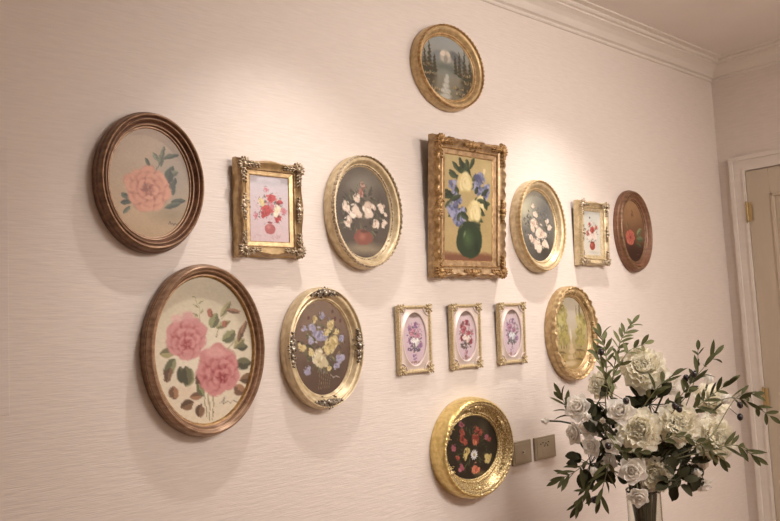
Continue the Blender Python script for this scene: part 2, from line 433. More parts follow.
def paint_peach(c):
    c.blob(.8, .45, .28, .4, 0, (120, 118, 112), .55, 1); c.blob(.75, .78, .3, .12, 0, (128, 110, 72), .6, 1)
    c.blob(.25, .8, .3, .15, 0, (196, 160, 118), .5, 1)
    G = [(74, 80, 58), (96, 100, 72), (58, 62, 44), (112, 116, 88)]
    for x, y, L, w, a, g in ((.6, .30, .10, .022, 2.2, 3), (.62, .30, .16, .024, 1.25, 1), (.65, .27, .17, .026, .35, 0), (.5, .36, .10, .02, 2.0, 0), (.62, .36, .12, .028, 1.6, 1),
                             (.7, .42, .12, .028, 1.0, 2), (.66, .42, .15, .035, .35, 1), (.76, .55, .12, .03, 1.3, 2), (.78, .6, .12, .045, 1.9, 0), (.74, .66, .14, .03, .1, 2), (.66, .72, .16, .03, .3, 0),
                             (.3, .68, .13, .03, 3.3, 2), (.24, .66, .09, .028, 2.6, 0), (.26, .73, .10, .022, 3.9, 1), (.7, .5, .14, .05, 1.4, 2)):
        c.leaf(x, y, L, w, a, G[g])
    c.line([(.55, .42), (.62, .3), (.68, .26)], .006, G[0])
    c.rose(.46, .56, .225, (224, 154, 120), (202, 118, 88), (150, 70, 50), 3)
    for i in range(9):
        a = i * .7; c.blob(.45 + math.cos(a) * .035, .55 + math.sin(a) * .025, .01, .006, a, (120, 84, 68), .8, .4)
    c.line([(.70, .87), (.72, .84), (.73, .87), (.75, .855), (.76, .87), (.79, .85), (.80, .865), (.84, .84)], .006, (70, 52, 40), .8)

def paint_pink(c):
    c.blob(.75, .12, .5, .18, .3, (190, 176, 146), .8, .8); c.blob(.4, .6, .5, .45, 0, (240, 228, 206), .7, .8)
    G = [(128, 128, 84), (150, 140, 92), (122, 88, 60), (150, 104, 72), (96, 92, 62)]
    c.blob(.3, .77, .12, .07, 0, (232, 204, 172), .7, .8)
    for p in ([(.47, .6), (.52, .8), (.53, .98)], [(.56, .66), (.57, .82), (.56, .98)], [(.42, .66), (.48, .82), (.5, .96)]): c.line(p, .006, (146, 136, 84))
    c.line([(.45, .3), (.44, .22), (.40, .14)], .005, (168, 158, 110))
    for i in range(5): c.leaf(.43, .16 + i * .03, .045, .010, .6 if i % 2 else 2.5, (176, 168, 122))
    c.line([(.60, .42), (.66, .30), (.74, .24)], .005, G[1]); c.line([(.72, .5), (.86, .4), (.92, .32)], .005, G[1])
    L = ((.55, .36, .12, .04, 1.1, 0), (.6, .36, .13, .03, .4, 1), (.66, .27, .13, .026, .9, 1), (.72, .22, .11, .02, -.2, 3), (.66, .45, .13, .045, .5, 0), (.78, .5, .12, .04, .6, 1), (.84, .46, .13, .026, 1.2, 2), (.88, .4, .10, .02, 1.1, 3), (.82, .5, .09, .03, .1, 4),
         (.80, .6, .12, .045, -.1, 4), (.84, .72, .12, .045, .1, 2), (.78, .76, .10, .045, -.6, 3), (.9, .80, .08, .02, -.9, 3), (.22, .5, .12, .04, 3.2, 1), (.2, .55, .12, .045, 4.0, 0), (.14, .6, .09, .035, 4.4, 2), (.24, .6, .11, .045, 5.0, 4),
         (.36, .62, .12, .05, 4.3, 0), (.42, .66, .12, .04, 4.9, 2), (.3, .6, .12, .05, 4.8, 4), (.16, .72, .09, .04, 4.9, 3), (.36, .84, .10, .045, 3.5, 2), (.44, .86, .09, .04, 4.5, 2), (.46, .80, .10, .03, 3.2, 3), (.4, .72, .10, .035, 5.2, 0))
    for x, y, l, w, a, g in L: c.leaf(x, y, l, w, a, G[g])
    for x, y in ((.56, .25), (.7, .33)): c.blob(x, y, .026, .032, .3, (176, 96, 74), 1, .3); c.leaf(x, y + .03, .05, .014, 1.3, (150, 90, 62))
    c.rose(.31, .41, .155, (226, 156, 152), (208, 118, 118), (168, 60, 64), 5, (.05, .35))
    c.blob(.22, .28, .05, .04, 0, (232, 170, 164), .8, .5); c.blob(.33, .27, .06, .04, 0, (224, 150, 148), .8, .5)
    c.rose(.62, .64, .17, (224, 148, 144), (206, 112, 112), (158, 50, 56), 8, (.25, .45))
    c.blob(.6, .52, .1, .05, .2, (230, 162, 156), .8, .5)
    c.line([(.64, .86), (.68, .83), (.66, .87), (.72, .85), (.74, .87), (.78, .86), (.84, .88)], .005, (110, 90, 80), .8)

def paint_redwhite(c):
    c.blob(.5, .55, .35, .35, 0, (214, 180, 188), .6, 1); c.blob(.5, .1, .4, .06, 0, (176, 172, 182), .6, 1)
    c.dabs(.5, .48, .30, .26, 60, [(196, 150, 150), (150, 130, 110), (226, 190, 196), (120, 110, 90)], .012, .6)
    for x, y, r, k in ((.52, .34, .075, 0), (.42, .5, .085, 0), (.34, .58, .05, 0), (.74, .38, .05, 0), (.7, .64, .05, 0), (.66, .5, .085, 1), (.3, .40, .055, 2), (.16, .62, .045, 3), (.86, .52, .045, 3), (.56, .45, .05, 3), (.42, .2, .035, 3)):
        P = (((222, 74, 70), (200, 44, 48), (130, 20, 30)), ((250, 240, 214), (238, 220, 180), (200, 170, 120)), ((236, 218, 150), (222, 196, 116), (180, 150, 80)), ((226, 140, 150), (206, 110, 124), (170, 80, 96)))[k]
        c.rose(x, y, r, *P, seed=int(x * 100))
    c.blob(.5, .80, .105, .085, 0, (186, 82, 82), 1, .15); c.blob(.46, .77, .05, .05, 0, (222, 140, 130), .7, .9); c.blob(.5, .7, .05, .02, 0, (150, 60, 60), 1, .3)
    c.dabs(.5, .92, .3, .03, 14, [(206, 170, 176), (190, 150, 150)], .03, .4, .3)

def paint_white_dark(c):
    c.blob(.5, .2, .3, .18, 0, (132, 124, 108), .8, 1); c.blob(.5, .9, .45, .1, 0, (146, 128, 98), .9, .8); c.blob(.2, .5, .2, .3, 0, (46, 34, 28), .7, 1); c.blob(.8, .45, .2, .3, 0, (60, 44, 36), .6, 1)
    c.leaves(.5, .5, .28, .22, 34, [(92, 88, 62), (74, 66, 48), (112, 100, 74)], .10, .02)
    c.dabs(.5, .48, .30, .28, 90, [(88, 84, 60), (64, 58, 44), (110, 96, 76), (40, 34, 28)], .016, .7)
    c.blob(.48, .77, .14, .095, 0, (140, 70, 50), 1, .12); c.blob(.46, .76, .07, .06, 0, (186, 112, 86), .7, .9); c.blob(.5, .70, .07, .02, 0, (96, 50, 38), 1, .4)
    c.rose(.48, .30, .05, (200, 140, 120), (176, 112, 94), (110, 60, 50), 1)
    c.rose(.52, .2, .035, (200, 160, 140), (170, 120, 100), (110, 60, 50), 2)
    for x, y, r in ((.36, .52, .09), (.62, .45, .09), (.2, .45, .055), (.82, .43, .055), (.38, .34, .045), (.22, .62, .055), (.72, .62, .05), (.86, .6, .05), (.9, .5, .03)):
        c.rose(x, y, r, (240, 224, 206), (222, 198, 176), (168, 130, 104), int(x * 77))

def paint_landscape(c):
    c.blob(.5, .05, .7, .25, 0, (150, 156, 156), .9, 1)
    for x, y, rx, ry, a, col in ((.30, .34, .20, .10, -.5, (128, 132, 132)), (.72, .33, .24, .10, .5, (104, 106, 106)), (.47, .32, .14, .13, 0, (190, 178, 160)), (.42, .27, .07, .05, -.5, (222, 206, 184)), (.53, .27, .06, .04, .5, (212, 196, 172)), (.47, .36, .05, .08, .2, (150, 142, 130))):
        c.blob(x, y, rx, ry, a, col, .95, .3)
    c.blob(.5, .50, .5, .12, 0, (104, 110, 100), .9, .7); c.blob(.45, .58, .22, .08, 0, (132, 136, 124), .9, .8)
    c.blob(.08, .7, .26, .35, 0, (72, 64, 46), .95, .5); c.blob(.92, .74, .26, .34, 0, (76, 68, 48), .95, .5)
    for x, top, b, w in ((.08, .28, .62, .06), (.17, .14, .60, .075), (.26, .32, .58, .05), (.66, .28, .55, .045), (.74, .20, .58, .06), (.84, .14, .62, .075), (.94, .3, .66, .07)):
        for q in range(16):
            t = q / 15; c.blob(x + .008 * ((q * 7) % 3 - 1), top + (b - top) * t, .010 + w * t, .020, .15 * ((q % 2) * 2 - 1), (54 + 14 * (q % 3), 56 + 12 * (q % 2), 42), .95, .35)
    for x, y, w in ((.12, .52, .10), (.16, .66, .15), (.1, .78, .16), (.2, .88, .15), (.86, .56, .10), (.84, .68, .15), (.86, .80, .19), (.78, .90, .19), (.66, .80, .07)):
        c.blob(x, y, w, .045, 0, (66, 58, 40), .9, .6)
        c.dabs(x, y - .015, w, .03, 12, [(164, 134, 90), (132, 112, 74), (96, 86, 58), (182, 156, 116)], .017, .85, .45)
    for x, y, w in ((.49, .64, .05), (.47, .70, .07), (.45, .78, .10), (.44, .86, .13), (.44, .95, .16)): c.blob(x, y, w, .06, 0, (186, 184, 172), .95, .5)
    c.dabs(.45, .86, .10, .10, 12, [(216, 212, 200), (160, 158, 146)], .022, .7, .3)

def paint_green_vase(c):
    c.blob(.8, .55, .3, .4, 0, (176, 148, 86), .6, 1); c.blob(.5, .97, .6, .07, 0, (134, 80, 50), 1, .5)
    G = [(58, 72, 42), (40, 54, 32), (80, 92, 52)]
    c.leaves(.45, .36, .20, .24, 28, G, .13, .030)
    for x, y in ((.2, .3), (.16, .52), (.3, .6), (.72, .2), (.78, .36), (.66, .28), (.26, .42), (.36, .56), (.24, .58), (.84, .30)):
        c.dabs(x, y, .065, .055, 16, [(104, 108, 150), (134, 138, 176), (82, 84, 124), (160, 162, 196)], .022, .9, .6)
    def tulip(x, y, r):
        for dx, dy, a, f in ((-.45, 0, .3, 0), (.45, 0, -.3, 0), (0, -.1, 0, 1), (-.2, .2, .2, 1), (.25, .25, -.3, 1)):
            c.blob(x + dx * r, y + dy * r + r * .08, r * .55, r * .85, a, (196, 168, 90), .7, .3)
            c.blob(x + dx * r, y + dy * r, r * .5, r * .8, a, (240, 222, 160) if f else (226, 202, 134), .95, .3)
        c.blob(x, y + r * .1, r * .15, r * .3, 0, (206, 170, 90), .5, .8)
    tulip(.40, .23, .125); tulip(.74, .43, .10); tulip(.60, .51, .125); c.blob(.82, .12, .022, .045, .3, (226, 204, 150), 1, .4); tulip(.76, .42, .07)
    c.leaves(.46, .44, .22, .22, 16, G, .12, .028)
    for x, y, a in ((.5, .60, 2.6), (.56, .60, .6), (.88, .5, 1.9), (.84, .56, 2.4), (.3, .16, .4), (.5, .12, 1.0), (.14, .42, .3)): c.leaf(x, y, .13, .034, a, G[0])
    tulip(.42, .23, .12); tulip(.62, .50, .12)
    c.blob(.51, .80, .19, .17, 0, (40, 62, 32), 1, .08); c.blob(.51, .645, .11, .035, 0, (44, 60, 34), 1, .3)
    c.blob(.48, .78, .09, .12, 0, (74, 104, 54), .8, .9); c.blob(.66, .86, .05, .1, 0, (24, 38, 20), .7, .8); c.blob(.42, .74, .02, .04, .3, (150, 170, 120), .7, .8)

def paint_yellow_lavender(c):
    c.blob(.4, .15, .4, .2, 0, (150, 122, 96), .6, 1); c.blob(.6, .75, .4, .3, 0, (82, 58, 44), .6, 1)
    c.dabs(.52, .46, .27, .30, 60, [(110, 104, 66), (86, 78, 52), (150, 132, 96), (136, 128, 140)], .018, .8)
    c.leaves(.5, .5, .16, .2, 22, [(96, 98, 60), (76, 74, 48), (130, 122, 80)], .10, .02)
    for i in range(6): c.line([(.5, .62), (.42 + .04 * i, .78), (.4 + .035 * i, .93)], .004, (160, 144, 96), .8)
    Y = ((234, 214, 150), (212, 188, 118), (150, 120, 66)); Lv = ((184, 178, 202), (152, 146, 178), (100, 94, 126)); W = ((240, 230, 196), (222, 206, 162), (170, 146, 98))
    for x, y, r, p in ((.46, .38, .085, Lv), (.34, .28, .045, Lv), (.2, .30, .04, Lv), (.52, .16, .04, Lv), (.84, .42, .045, Lv), (.22, .72, .045, Lv), (.8, .62, .05, Lv), (.72, .70, .04, Lv), (.3, .42, .04, Lv),
                       (.66, .47, .085, Y), (.42, .62, .095, W), (.66, .26, .05, Y), (.14, .48, .045, Y), (.3, .54, .04, Y), (.76, .34, .035, Y), (.56, .52, .05, Y), (.38, .2, .035, Y), (.6, .72, .03, Y), (.58, .34, .04, Y)):
        c.rose(x, y, r, *p, seed=int(100 * x + 7))
    for x, y in ((.7, .12), (.84, .22), (.26, .18), (.74, .2)): c.blob(x, y, .018, .026, .2, (110, 62, 58), 1, .3)
    c.line([(.62, .78), (.66, .82), (.72, .8), (.78, .82)], .006, (200, 190, 180), .8)

def paint_white_blue(c):
    c.blob(.15, .25, .3, .3, 0, (196, 190, 160), .95, .9); c.blob(.8, .25, .25, .3, 0, (84, 84, 86), .7, 1); c.blob(.7, .85, .3, .2, 0, (58, 54, 46), .8, .8)
    c.dabs(.5, .5, .3, .28, 90, [(72, 74, 82), (96, 100, 120), (60, 60, 52), (130, 132, 150), (84, 84, 60)], .018, .7)
    for x, y, r in ((.38, .48, .085), (.6, .60, .11), (.44, .76, .10), (.68, .76, .08), (.84, .5, .05), (.46, .33, .05), (.28, .66, .05), (.4, .22, .035), (.78, .42, .035)):
        c.rose(x, y, r, (244, 226, 204), (226, 200, 178), (164, 128, 108), int(x * 91))

def paint_red_pot(c):
    c.blob(.5, .2, .4, .2, 0, (196, 200, 190), .7, 1)
    c.dabs(.5, .45, .22, .22, 50, [(196, 150, 140), (150, 150, 130), (220, 190, 180)], .016, .7)
    for x, y, r, k in ((.5, .42, .10, 0), (.36, .55, .10, 1), (.66, .55, .085, 1), (.24, .5, .05, 0), (.74, .36, .05, 0), (.5, .26, .045, 1), (.34, .3, .04, 0)):
        c.rose(x, y, r, *(((214, 96, 80), (190, 60, 54), (130, 30, 30)), ((246, 232, 220), (226, 204, 190), (180, 140, 124)))[k], seed=int(x * 50))
    c.blob(.36, .14, .03, .03, 0, (90, 80, 90), 1, .3)
    c.blob(.5, .78, .11, .10, 0, (168, 66, 52), 1, .12); c.blob(.46, .75, .05, .06, 0, (214, 120, 96), .8, .8); c.blob(.5, .69, .1, .02, 0, (140, 50, 40), 1, .3)
    c.blob(.6, .92, .3, .04, 0, (190, 184, 170), .7, .8)

def paint_brown_rose(c):
    c.blob(.5, .2, .4, .25, 0, (168, 122, 78), .7, 1); c.blob(.5, .88, .6, .26, 0, (60, 28, 18), .9, .7)
    c.leaf(.62, .56, .20, .05, .5, (122, 132, 92)); c.leaf(.62, .62, .2, .055, 0.0, (92, 110, 76)); c.leaf(.6, .68, .16, .04, -.5, (74, 82, 52)); c.leaf(.3, .45, .10, .03, 2.0, (120, 106, 70))
    c.rose(.36, .60, .135, (218, 116, 92), (190, 78, 62), (130, 40, 34), 4)
    c.dabs(.5, .2, .06, .05, 5, [(110, 66, 44)], .02, .7); c.line([(.5, .2), (.46, .34), (.44, .48)], .005, (150, 110, 66), .7)
    c.line([(.6, .88), (.66, .87), (.72, .885)], .006, (150, 100, 80), .8)

def paint_lilac(pal):
    def f(c):
        c.blob(.5, .5, .35, .45, 0, pal[3], .7, 1); c.blob(.5, .04, .3, .07, 0, (130, 104, 92), .9, .5)
        for i in range(8): c.line([(.5, .7), (.3 + .055 * i, .35 - .04 * (i % 3)), (.26 + .065 * i, .2 + .05 * (i % 2))], .006, pal[2], .5)
        c.dabs(.52, .42, .20, .24, 60, [pal[0], pal[1], pal[2], (110, 116, 96)], .020, .75)
        c.dabs(.5, .68, .16, .07, 30, [(84, 78, 74), (110, 110, 92), pal[2]], .022, .8)
        for x, y, r, k in ((.42, .38, .07, 0), (.66, .44, .065, 0), (.34, .55, .06, 1), (.62, .57, .065, 4), (.45, .53, .06, 4), (.56, .24, .045, 1), (.74, .6, .05, 1), (.3, .3, .035, 1)):
            col = pal[k]; c.rose(x, y, r, [min(255, q * 1.15) for q in col], col, [q * .6 for q in col], int(x * 40))
        c.dabs(.5, .84, .05, .08, 10, [pal[1], pal[2]], .016, .7); c.dabs(.5, .93, .12, .02, 8, [(150, 110, 90)], .02, .7)
    return f

def paint_garden(c):
    c.blob(.55, .25, .3, .35, 0, (200, 186, 168), .9, .9); c.blob(.5, .95, .6, .3, 0, (168, 138, 80), .9, .6)
    for x, w in ((.26, .020), (.34, .012), (.78, .020), (.18, .014), (.68, .010)): c.line([(x, .12), (x + .02, .45), (x, .70)], w, (122, 100, 62), .8)
    c.dabs(.24, .30, .13, .26, 46, [(186, 170, 88), (160, 148, 74), (206, 194, 120), (136, 126, 66)], .036, .75, .7)
    c.dabs(.80, .42, .11, .20, 30, [(178, 164, 84), (200, 186, 112), (140, 130, 68)], .034, .75, .7)
    c.dabs(.28, .58, .13, .07, 18, [(150, 136, 70), (178, 160, 84)], .034, .8, .6); c.dabs(.78, .62, .14, .05, 14, [(150, 136, 70), (178, 160, 84)], .034, .8, .6)
    c.blob(.48, .52, .035, .14, 0, (226, 212, 192), .8, .7)
    for x, y, w in ((.47, .67, .05), (.48, .74, .09), (.46, .82, .13), (.42, .91, .18)): c.blob(x, y, w, .05, 0, (204, 178, 134), .95, .5)
    for x, y, w in ((.72, .74, .14), (.2, .76, .10), (.7, .86, .12)): c.blob(x, y, w, .022, .1, (112, 86, 48), .9, .6)
    c.dabs(.72, .80, .16, .05, 12, [(176, 150, 84), (150, 120, 60)], .03, .8, .4); c.dabs(.2, .84, .10, .05, 10, [(176, 150, 84), (140, 112, 56)], .03, .8, .4)

def paint_dark_bouquet(c):
    c.blob(.72, .25, .18, .2, 0, (96, 88, 60), .7, 1); c.blob(.62, .93, .2, .05, 0, (150, 124, 70), .7, .8)
    c.dabs(.5, .5, .40, .38, 120, [(44, 50, 30), (62, 66, 38), (30, 26, 16), (86, 84, 50)], .022, .7, .35)
    c.leaves(.5, .5, .3, .3, 40, [(58, 66, 36), (80, 86, 50), (40, 46, 26)], .10, .016)
    Rd = ((200, 100, 76), (160, 58, 44), (84, 26, 20)); Y = ((236, 214, 140), (206, 180, 96), (140, 110, 50)); W = ((250, 246, 240), (220, 216, 214), (140, 130, 130)); Pk = ((200, 112, 124), (160, 76, 92), (90, 36, 50)); O = ((238, 150, 110), (216, 108, 74), (140, 56, 36))
    for x, y, r, p in ((.32, .12, .055, Pk), (.34, .24, .06, Rd), (.32, .34, .07, Rd), (.38, .40, .05, Rd), (.6, .24, .065, Rd), (.66, .30, .055, Rd), (.58, .38, .07, Rd), (.56, .44, .05, O), (.78, .38, .05, Pk), (.84, .42, .04, Rd), (.16, .46, .05, Pk), (.4, .56, .07, Y), (.78, .72, .085, Y), (.28, .80, .07, Pk), (.55, .86, .09, O), (.22, .62, .04, Rd), (.36, .62, .05, Y)):
        c.rose(x, y, r, *p, seed=int(x * 99))
    for i in range(12):
        a = i * PI / 6; c.blob(.53 + math.cos(a) * .045, .62 + math.sin(a) * .05, .04, .015, a, (236, 234, 236), .95, .4)
    c.blob(.53, .62, .02, .02, 0, (220, 190, 80), 1, .3)

def painting(name, w, h, z, parent, fn, bg, oval=True, seed=1, blot=.04, mid=None):
    """flat canvas in local X (right) / Z (up), facing -Y, at y = -z"""
    c = Cv(w, h, bg[0], bg[1], seed, blot, mid); fn(c); c.finish()
    W, H = c.W, c.H
    xs = (np.arange(W) / (W - 1) - .5) * w; zs = (.5 - np.arange(H) / (H - 1)) * h
    gx, gz = np.meshgrid(xs, zs)
    V = np.stack([gx, np.full_like(gx, -z), gz], -1).reshape(-1, 3)
    I = np.arange(W * H).reshape(H, W)
    Q = np.stack([I[:-1, :-1], I[1:, :-1], I[1:, 1:], I[:-1, 1:]], -1).reshape(-1, 4)
    if oval:
        cx = V[Q].mean(1); Q = Q[(cx[:, 0] / (w / 2)) ** 2 + (cx[:, 2] / (h / 2)) ** 2 < 1.0]
        used = np.unique(Q); mp = -np.ones(W * H, int); mp[used] = np.arange(len(used)); V = V[used]; Q = mp[Q]
    else: used = np.arange(W * H)
    me = bpy.data.meshes.new(name); me.from_pydata(V.tolist(), [], Q.tolist())
    at_ = me.color_attributes.new('paint', 'FLOAT_COLOR', 'POINT')
    lin = srgb2lin(np.clip(c.a, 0, 1)).reshape(-1, 3)[used]
    at_.data.foreach_set('color', np.concatenate([lin, np.ones((len(lin), 1))], 1).astype(np.float32).ravel())
    me.materials.append(M['paint']); me.update()
    return link(bpy.data.objects.new(name, me), parent)

# ------------------------------------------------------------------ frames
def sweep_oval(name, a, b, prof, mats, parent, N=320, mod=None, wx=.88):
    """prof: list of (inset from rim, height off wall, material index of the band that follows)"""
    V, Fc, mi = [], [], []
    n = len(prof)
    for k in range(N):
        th = 2 * PI * k / N
        for j, (r, h, m) in enumerate(prof):
            dr = dh = 0
            if mod: dr, dh = mod(j, th, k)
            V.append(((a - (r * wx if r > 0 else r) - dr) * math.cos(th), -(h + dh), (b - r - dr) * math.sin(th)))
    for k in range(N):
        k2 = (k + 1) % N
        for j in range(n - 1):
            Fc.append((k * n + j, k * n + j + 1, k2 * n + j + 1, k2 * n + j)); mi.append(prof[j][2])
    o = mesh_obj(name, V, Fc, mats, parent, True, mi)
    return o

def sweep_rect(name, w, h, prof, mats, parent, nw=60, nh=80, mod=None):
    V, Fc, mi = [], [], []; n = len(prof)
    cor = [(-1, -1), (1, -1), (1, 1), (-1, 1)]; nrm = [(0, -1), (1, 0), (0, 1), (-1, 0)]
    rings = 0
    for s in range(4):
        c0, c1 = cor[s], cor[(s + 1) % 4]; ns = nw if s % 2 == 0 else nh
        for k in range(ns + 1):
            t = k / ns
            for j, (r, hh, m) in enumerate(prof):
                x0, z0 = c0[0] * (w / 2 - r), c0[1] * (h / 2 - r); x1, z1 = c1[0] * (w / 2 - r), c1[1] * (h / 2 - r)
                dr = dh = 0
                if mod: dr, dh = mod(j, t, s)
                V.append((x0 + (x1 - x0) * t - nrm[s][0] * dr, -(hh + dh), z0 + (z1 - z0) * t - nrm[s][1] * dr))
            rings += 1
    for k in range(rings):
        k2 = (k + 1) % rings
        for j in range(n - 1):
            Fc.append((k * n + j, k * n + j + 1, k2 * n + j + 1, k2 * n + j)); mi.append(prof[j][2])
    o = mesh_obj(name, V, Fc, mats, parent, True, mi)
    me = o.data
    try:
        bpy.context.view_layer.objects.active = o
        md = o.modifiers.new('es', 'EDGE_SPLIT'); md.split_angle = R(38)
    except Exception: pass
    return o

def backing(w, h, t, parent, oval):
    if oval:
        V = [(0, -.001, 0), (0, -t, 0)]; N = 64
        for y in (-.001, -t):
            for k in range(N): V.append((w * math.cos(2 * PI * k / N), y, h * math.sin(2 * PI * k / N)))
        Fc = []
        for k in range(N):
            k2 = (k + 1) % N; Fc += [(0, 2 + k, 2 + k2), (1, 2 + N + k2, 2 + N + k), (2 + k, 2 + N + k, 2 + N + k2, 2 + k2)]
        return mesh_obj('backing_board', V, Fc, M['dark_gap'], parent, False)
    return box_obj('backing_board', (-w / 2, w / 2, -t, -.001, -h / 2, h / 2), M['dark_gap'], parent)

def scroll(mb, cx, cz, y, r, a0, turns, rad, sgn=1, m=0):
    pts = []
    n = 14
    for i in range(n + 1):
        t = i / n; a = a0 + sgn * turns * 2 * PI * t; rr = r * (1 - .8 * t)
        pts.append((cx + rr * math.cos(a), y - rad * .5 * t, cz + rr * math.sin(a)))
    V, Fc = tube(pts, rad, 6, .6); mb.add(V, Fc, m); mb.ball(pts[-1], rad * 1.4, rad * 1.4, rad * 1.4)

def ornament(name, parent, m, x, y, z, size, ang, kind='corner', depth=1.0, seed=0):
    """carved leaf and shell ornament; ang = direction it points to (outwards)"""
    mb = MB(); rs = random.Random(seed)
    s = size * .86; d = s * .13 * depth
    def P(u, v): return (u * math.cos(ang) - v * math.sin(ang), u * math.sin(ang) + v * math.cos(ang))
    def lobe(u, v, l, w, a, dd):
        cx, cz = P(u, v)
        rot = Matrix.Rotation(-(ang + a), 3, 'Y')
        mb.ball((x + cx, y - dd * .4, z + cz), l, dd, w, rot, 8, 6)
    if kind == 'corner':
        lobe(0, 0, s * .18, s * .18, 0, d * 1.5)
        for i in range(7):
            a = -1.35 + i * .45
            lobe(.30 * s * math.cos(a), .30 * s * math.sin(a), s * .19, s * .065, a, d * 1.1)
        for sg in (-1, 1):
            for i in range(4):     # leaves running along the two sides
                t = .28 + .2 * i
                u, v = -t * s * .80, sg * t * s * .80 + 0
                lobe(u * .9, v, s * (.17 - .02 * i), s * .06, sg * (2.1 + .35 * (i % 2)), d)
                lobe(u * .9 + .10 * s, v, s * .12, s * .045, sg * (1.2), d * .9)
                lobe(u * .9 - .12 * s, v * .9, s * .10, s * .045, sg * 2.9, d * .8)
            cx, cz = P(-.28 * s, sg * .42 * s); scroll(mb, x + cx, z + cz, y - d * .7, s * .14, ang, 1.2, s * .035, sg)
            cx, cz = P(.05 * s, sg * .22 * s); scroll(mb, x + cx, z + cz, y - d * .9, s * .12, ang + PI, 1.1, s * .035, -sg)
    elif kind == 'side':
        lobe(0, 0, s * .24, s * .24, 0, d * 1.5)
        for sg in (-1, 1): lobe(.02 * s, sg * .34 * s, s * .20, s * .17, sg * .3, d * 1.1); lobe(0, sg * .66 * s, s * .15, s * .16, sg * .3, d * .8)
        for i in range(5):
            a = -1.2 + i * .6; lobe(.22 * s * math.cos(a), .26 * s * math.sin(a), s * .16, s * .06, a, d)
        for sg in (-1, 1):
            for i in range(4):
                t = .30 + .2 * i
                lobe(-.03 * s * i, sg * t * s, s * .06, s * (.14 - .015 * i), sg * .3, d)
                lobe(.09 * s - .04 * s * i, sg * t * s, s * .10, s * .04, sg * .7, d * .9)
                lobe(-.14 * s, sg * t * s, s * .09, s * .04, PI - sg * .7, d * .8)
            cx, cz = P(-.10 * s, sg * .40 * s); scroll(mb, x + cx, z + cz, y - d * .8, s * .13, ang + sg * PI / 2, 1.2, s * .03, sg)
    elif kind == 'block':
        lobe(0, 0, s * .22, s * .22, 0, d * 1.6)
        for i in range(8):
            a = i * PI / 4; lobe(.34 * s * math.cos(a), .34 * s * math.sin(a), s * .17, s * .09, a, d)
        for i in range(4):
            a = PI / 4 + i * PI / 2; lobe(.52 * s * math.cos(a), .52 * s * math.sin(a), s * .12, s * .12, a, d * 1.2)
    for _ in range(10 if kind != 'block' else 0):
        u, v = rs.uniform(-.45, .25) * s, rs.uniform(-.5, .5) * s
        lobe(u, v, s * .045, s * .045, 0, d * 1.1)
    return mb.build(name, m, parent)

def frame_root(X, Z, off_lean=0.0, h=0.0, name='picture_frame', label='', group='pictures hung on the wall'):
    """Empty on the wall behind the picture; lean pushes the top edge away from the wall"""
    o = empty(name, (X * S, WY - .001, CAMZ + Z * S))
    if off_lean:
        a = math.atan2(off_lean, h); o.rotation_euler = (a, 0, 0)
        o.location = (X * S, WY - .0015 - off_lean / 2, CAMZ + Z * S)
    props(o, label, 'picture', group)
    return o

def fitprof(shape, width, depth):
    return [(r * width, h * depth, m) for r, h, m in shape]

# normalised profiles : (inset 0..1, height 0..1, material)
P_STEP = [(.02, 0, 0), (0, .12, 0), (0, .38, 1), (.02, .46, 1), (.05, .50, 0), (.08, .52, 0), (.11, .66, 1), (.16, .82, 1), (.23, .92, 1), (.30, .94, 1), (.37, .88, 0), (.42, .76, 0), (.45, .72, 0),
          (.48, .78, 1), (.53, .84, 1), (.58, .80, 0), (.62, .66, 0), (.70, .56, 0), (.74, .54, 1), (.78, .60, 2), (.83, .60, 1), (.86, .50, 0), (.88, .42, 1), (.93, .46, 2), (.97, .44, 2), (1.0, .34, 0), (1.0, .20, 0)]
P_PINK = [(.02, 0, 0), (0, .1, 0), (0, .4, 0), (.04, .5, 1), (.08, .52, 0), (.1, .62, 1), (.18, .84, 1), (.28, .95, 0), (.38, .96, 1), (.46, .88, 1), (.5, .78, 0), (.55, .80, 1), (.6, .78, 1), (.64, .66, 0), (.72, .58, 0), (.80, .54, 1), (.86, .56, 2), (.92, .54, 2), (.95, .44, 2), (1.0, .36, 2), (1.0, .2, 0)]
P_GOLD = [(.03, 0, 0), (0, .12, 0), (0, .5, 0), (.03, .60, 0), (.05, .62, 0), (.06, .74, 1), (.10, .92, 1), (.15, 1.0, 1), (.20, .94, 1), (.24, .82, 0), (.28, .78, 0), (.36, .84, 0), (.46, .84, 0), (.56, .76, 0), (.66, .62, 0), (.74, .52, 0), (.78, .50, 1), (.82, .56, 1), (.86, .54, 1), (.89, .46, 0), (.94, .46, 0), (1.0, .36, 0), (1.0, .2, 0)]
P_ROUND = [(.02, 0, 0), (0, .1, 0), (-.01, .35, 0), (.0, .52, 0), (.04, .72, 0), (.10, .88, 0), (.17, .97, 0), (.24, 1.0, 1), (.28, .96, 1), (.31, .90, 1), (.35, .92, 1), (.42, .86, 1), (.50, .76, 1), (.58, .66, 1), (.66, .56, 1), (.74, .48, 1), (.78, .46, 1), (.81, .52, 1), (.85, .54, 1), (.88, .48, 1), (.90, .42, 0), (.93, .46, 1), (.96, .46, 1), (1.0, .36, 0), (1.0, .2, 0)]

def rope(js, N, A, phase=0.0, inset=0.0):
    def f(j, th, k):
        if j in js: s_ = abs(math.sin(N * th / 2 + phase * j)); return (inset * (1 - s_), A * (s_ - .6))
        return (0, 0)
    return f

GR = 'framed paintings hung on the wall'
def oval_picture(label, X, Z, a, b, depth, width, prof, mats, fn, bg, mod=None, seed=1, blot=.04, mid=None, name='oval_picture_frame', wx=.88):
    root = frame_root(X, Z, label=label, group=GR, name=name)
    a, b = a * S, b * S
    fr = sweep_oval('frame', a, b, fitprof(prof, width, depth), mats, root, 360, mod, wx)
    pz = depth * .36
    backing(a - width * .7 * wx, b - width * .7, pz - .0015, root, True)
    painting('painting', 2 * (a - width * .985 * wx), 2 * (b - width * .985), pz, root, fn, bg, True, seed, blot, mid)
    return root, a, b

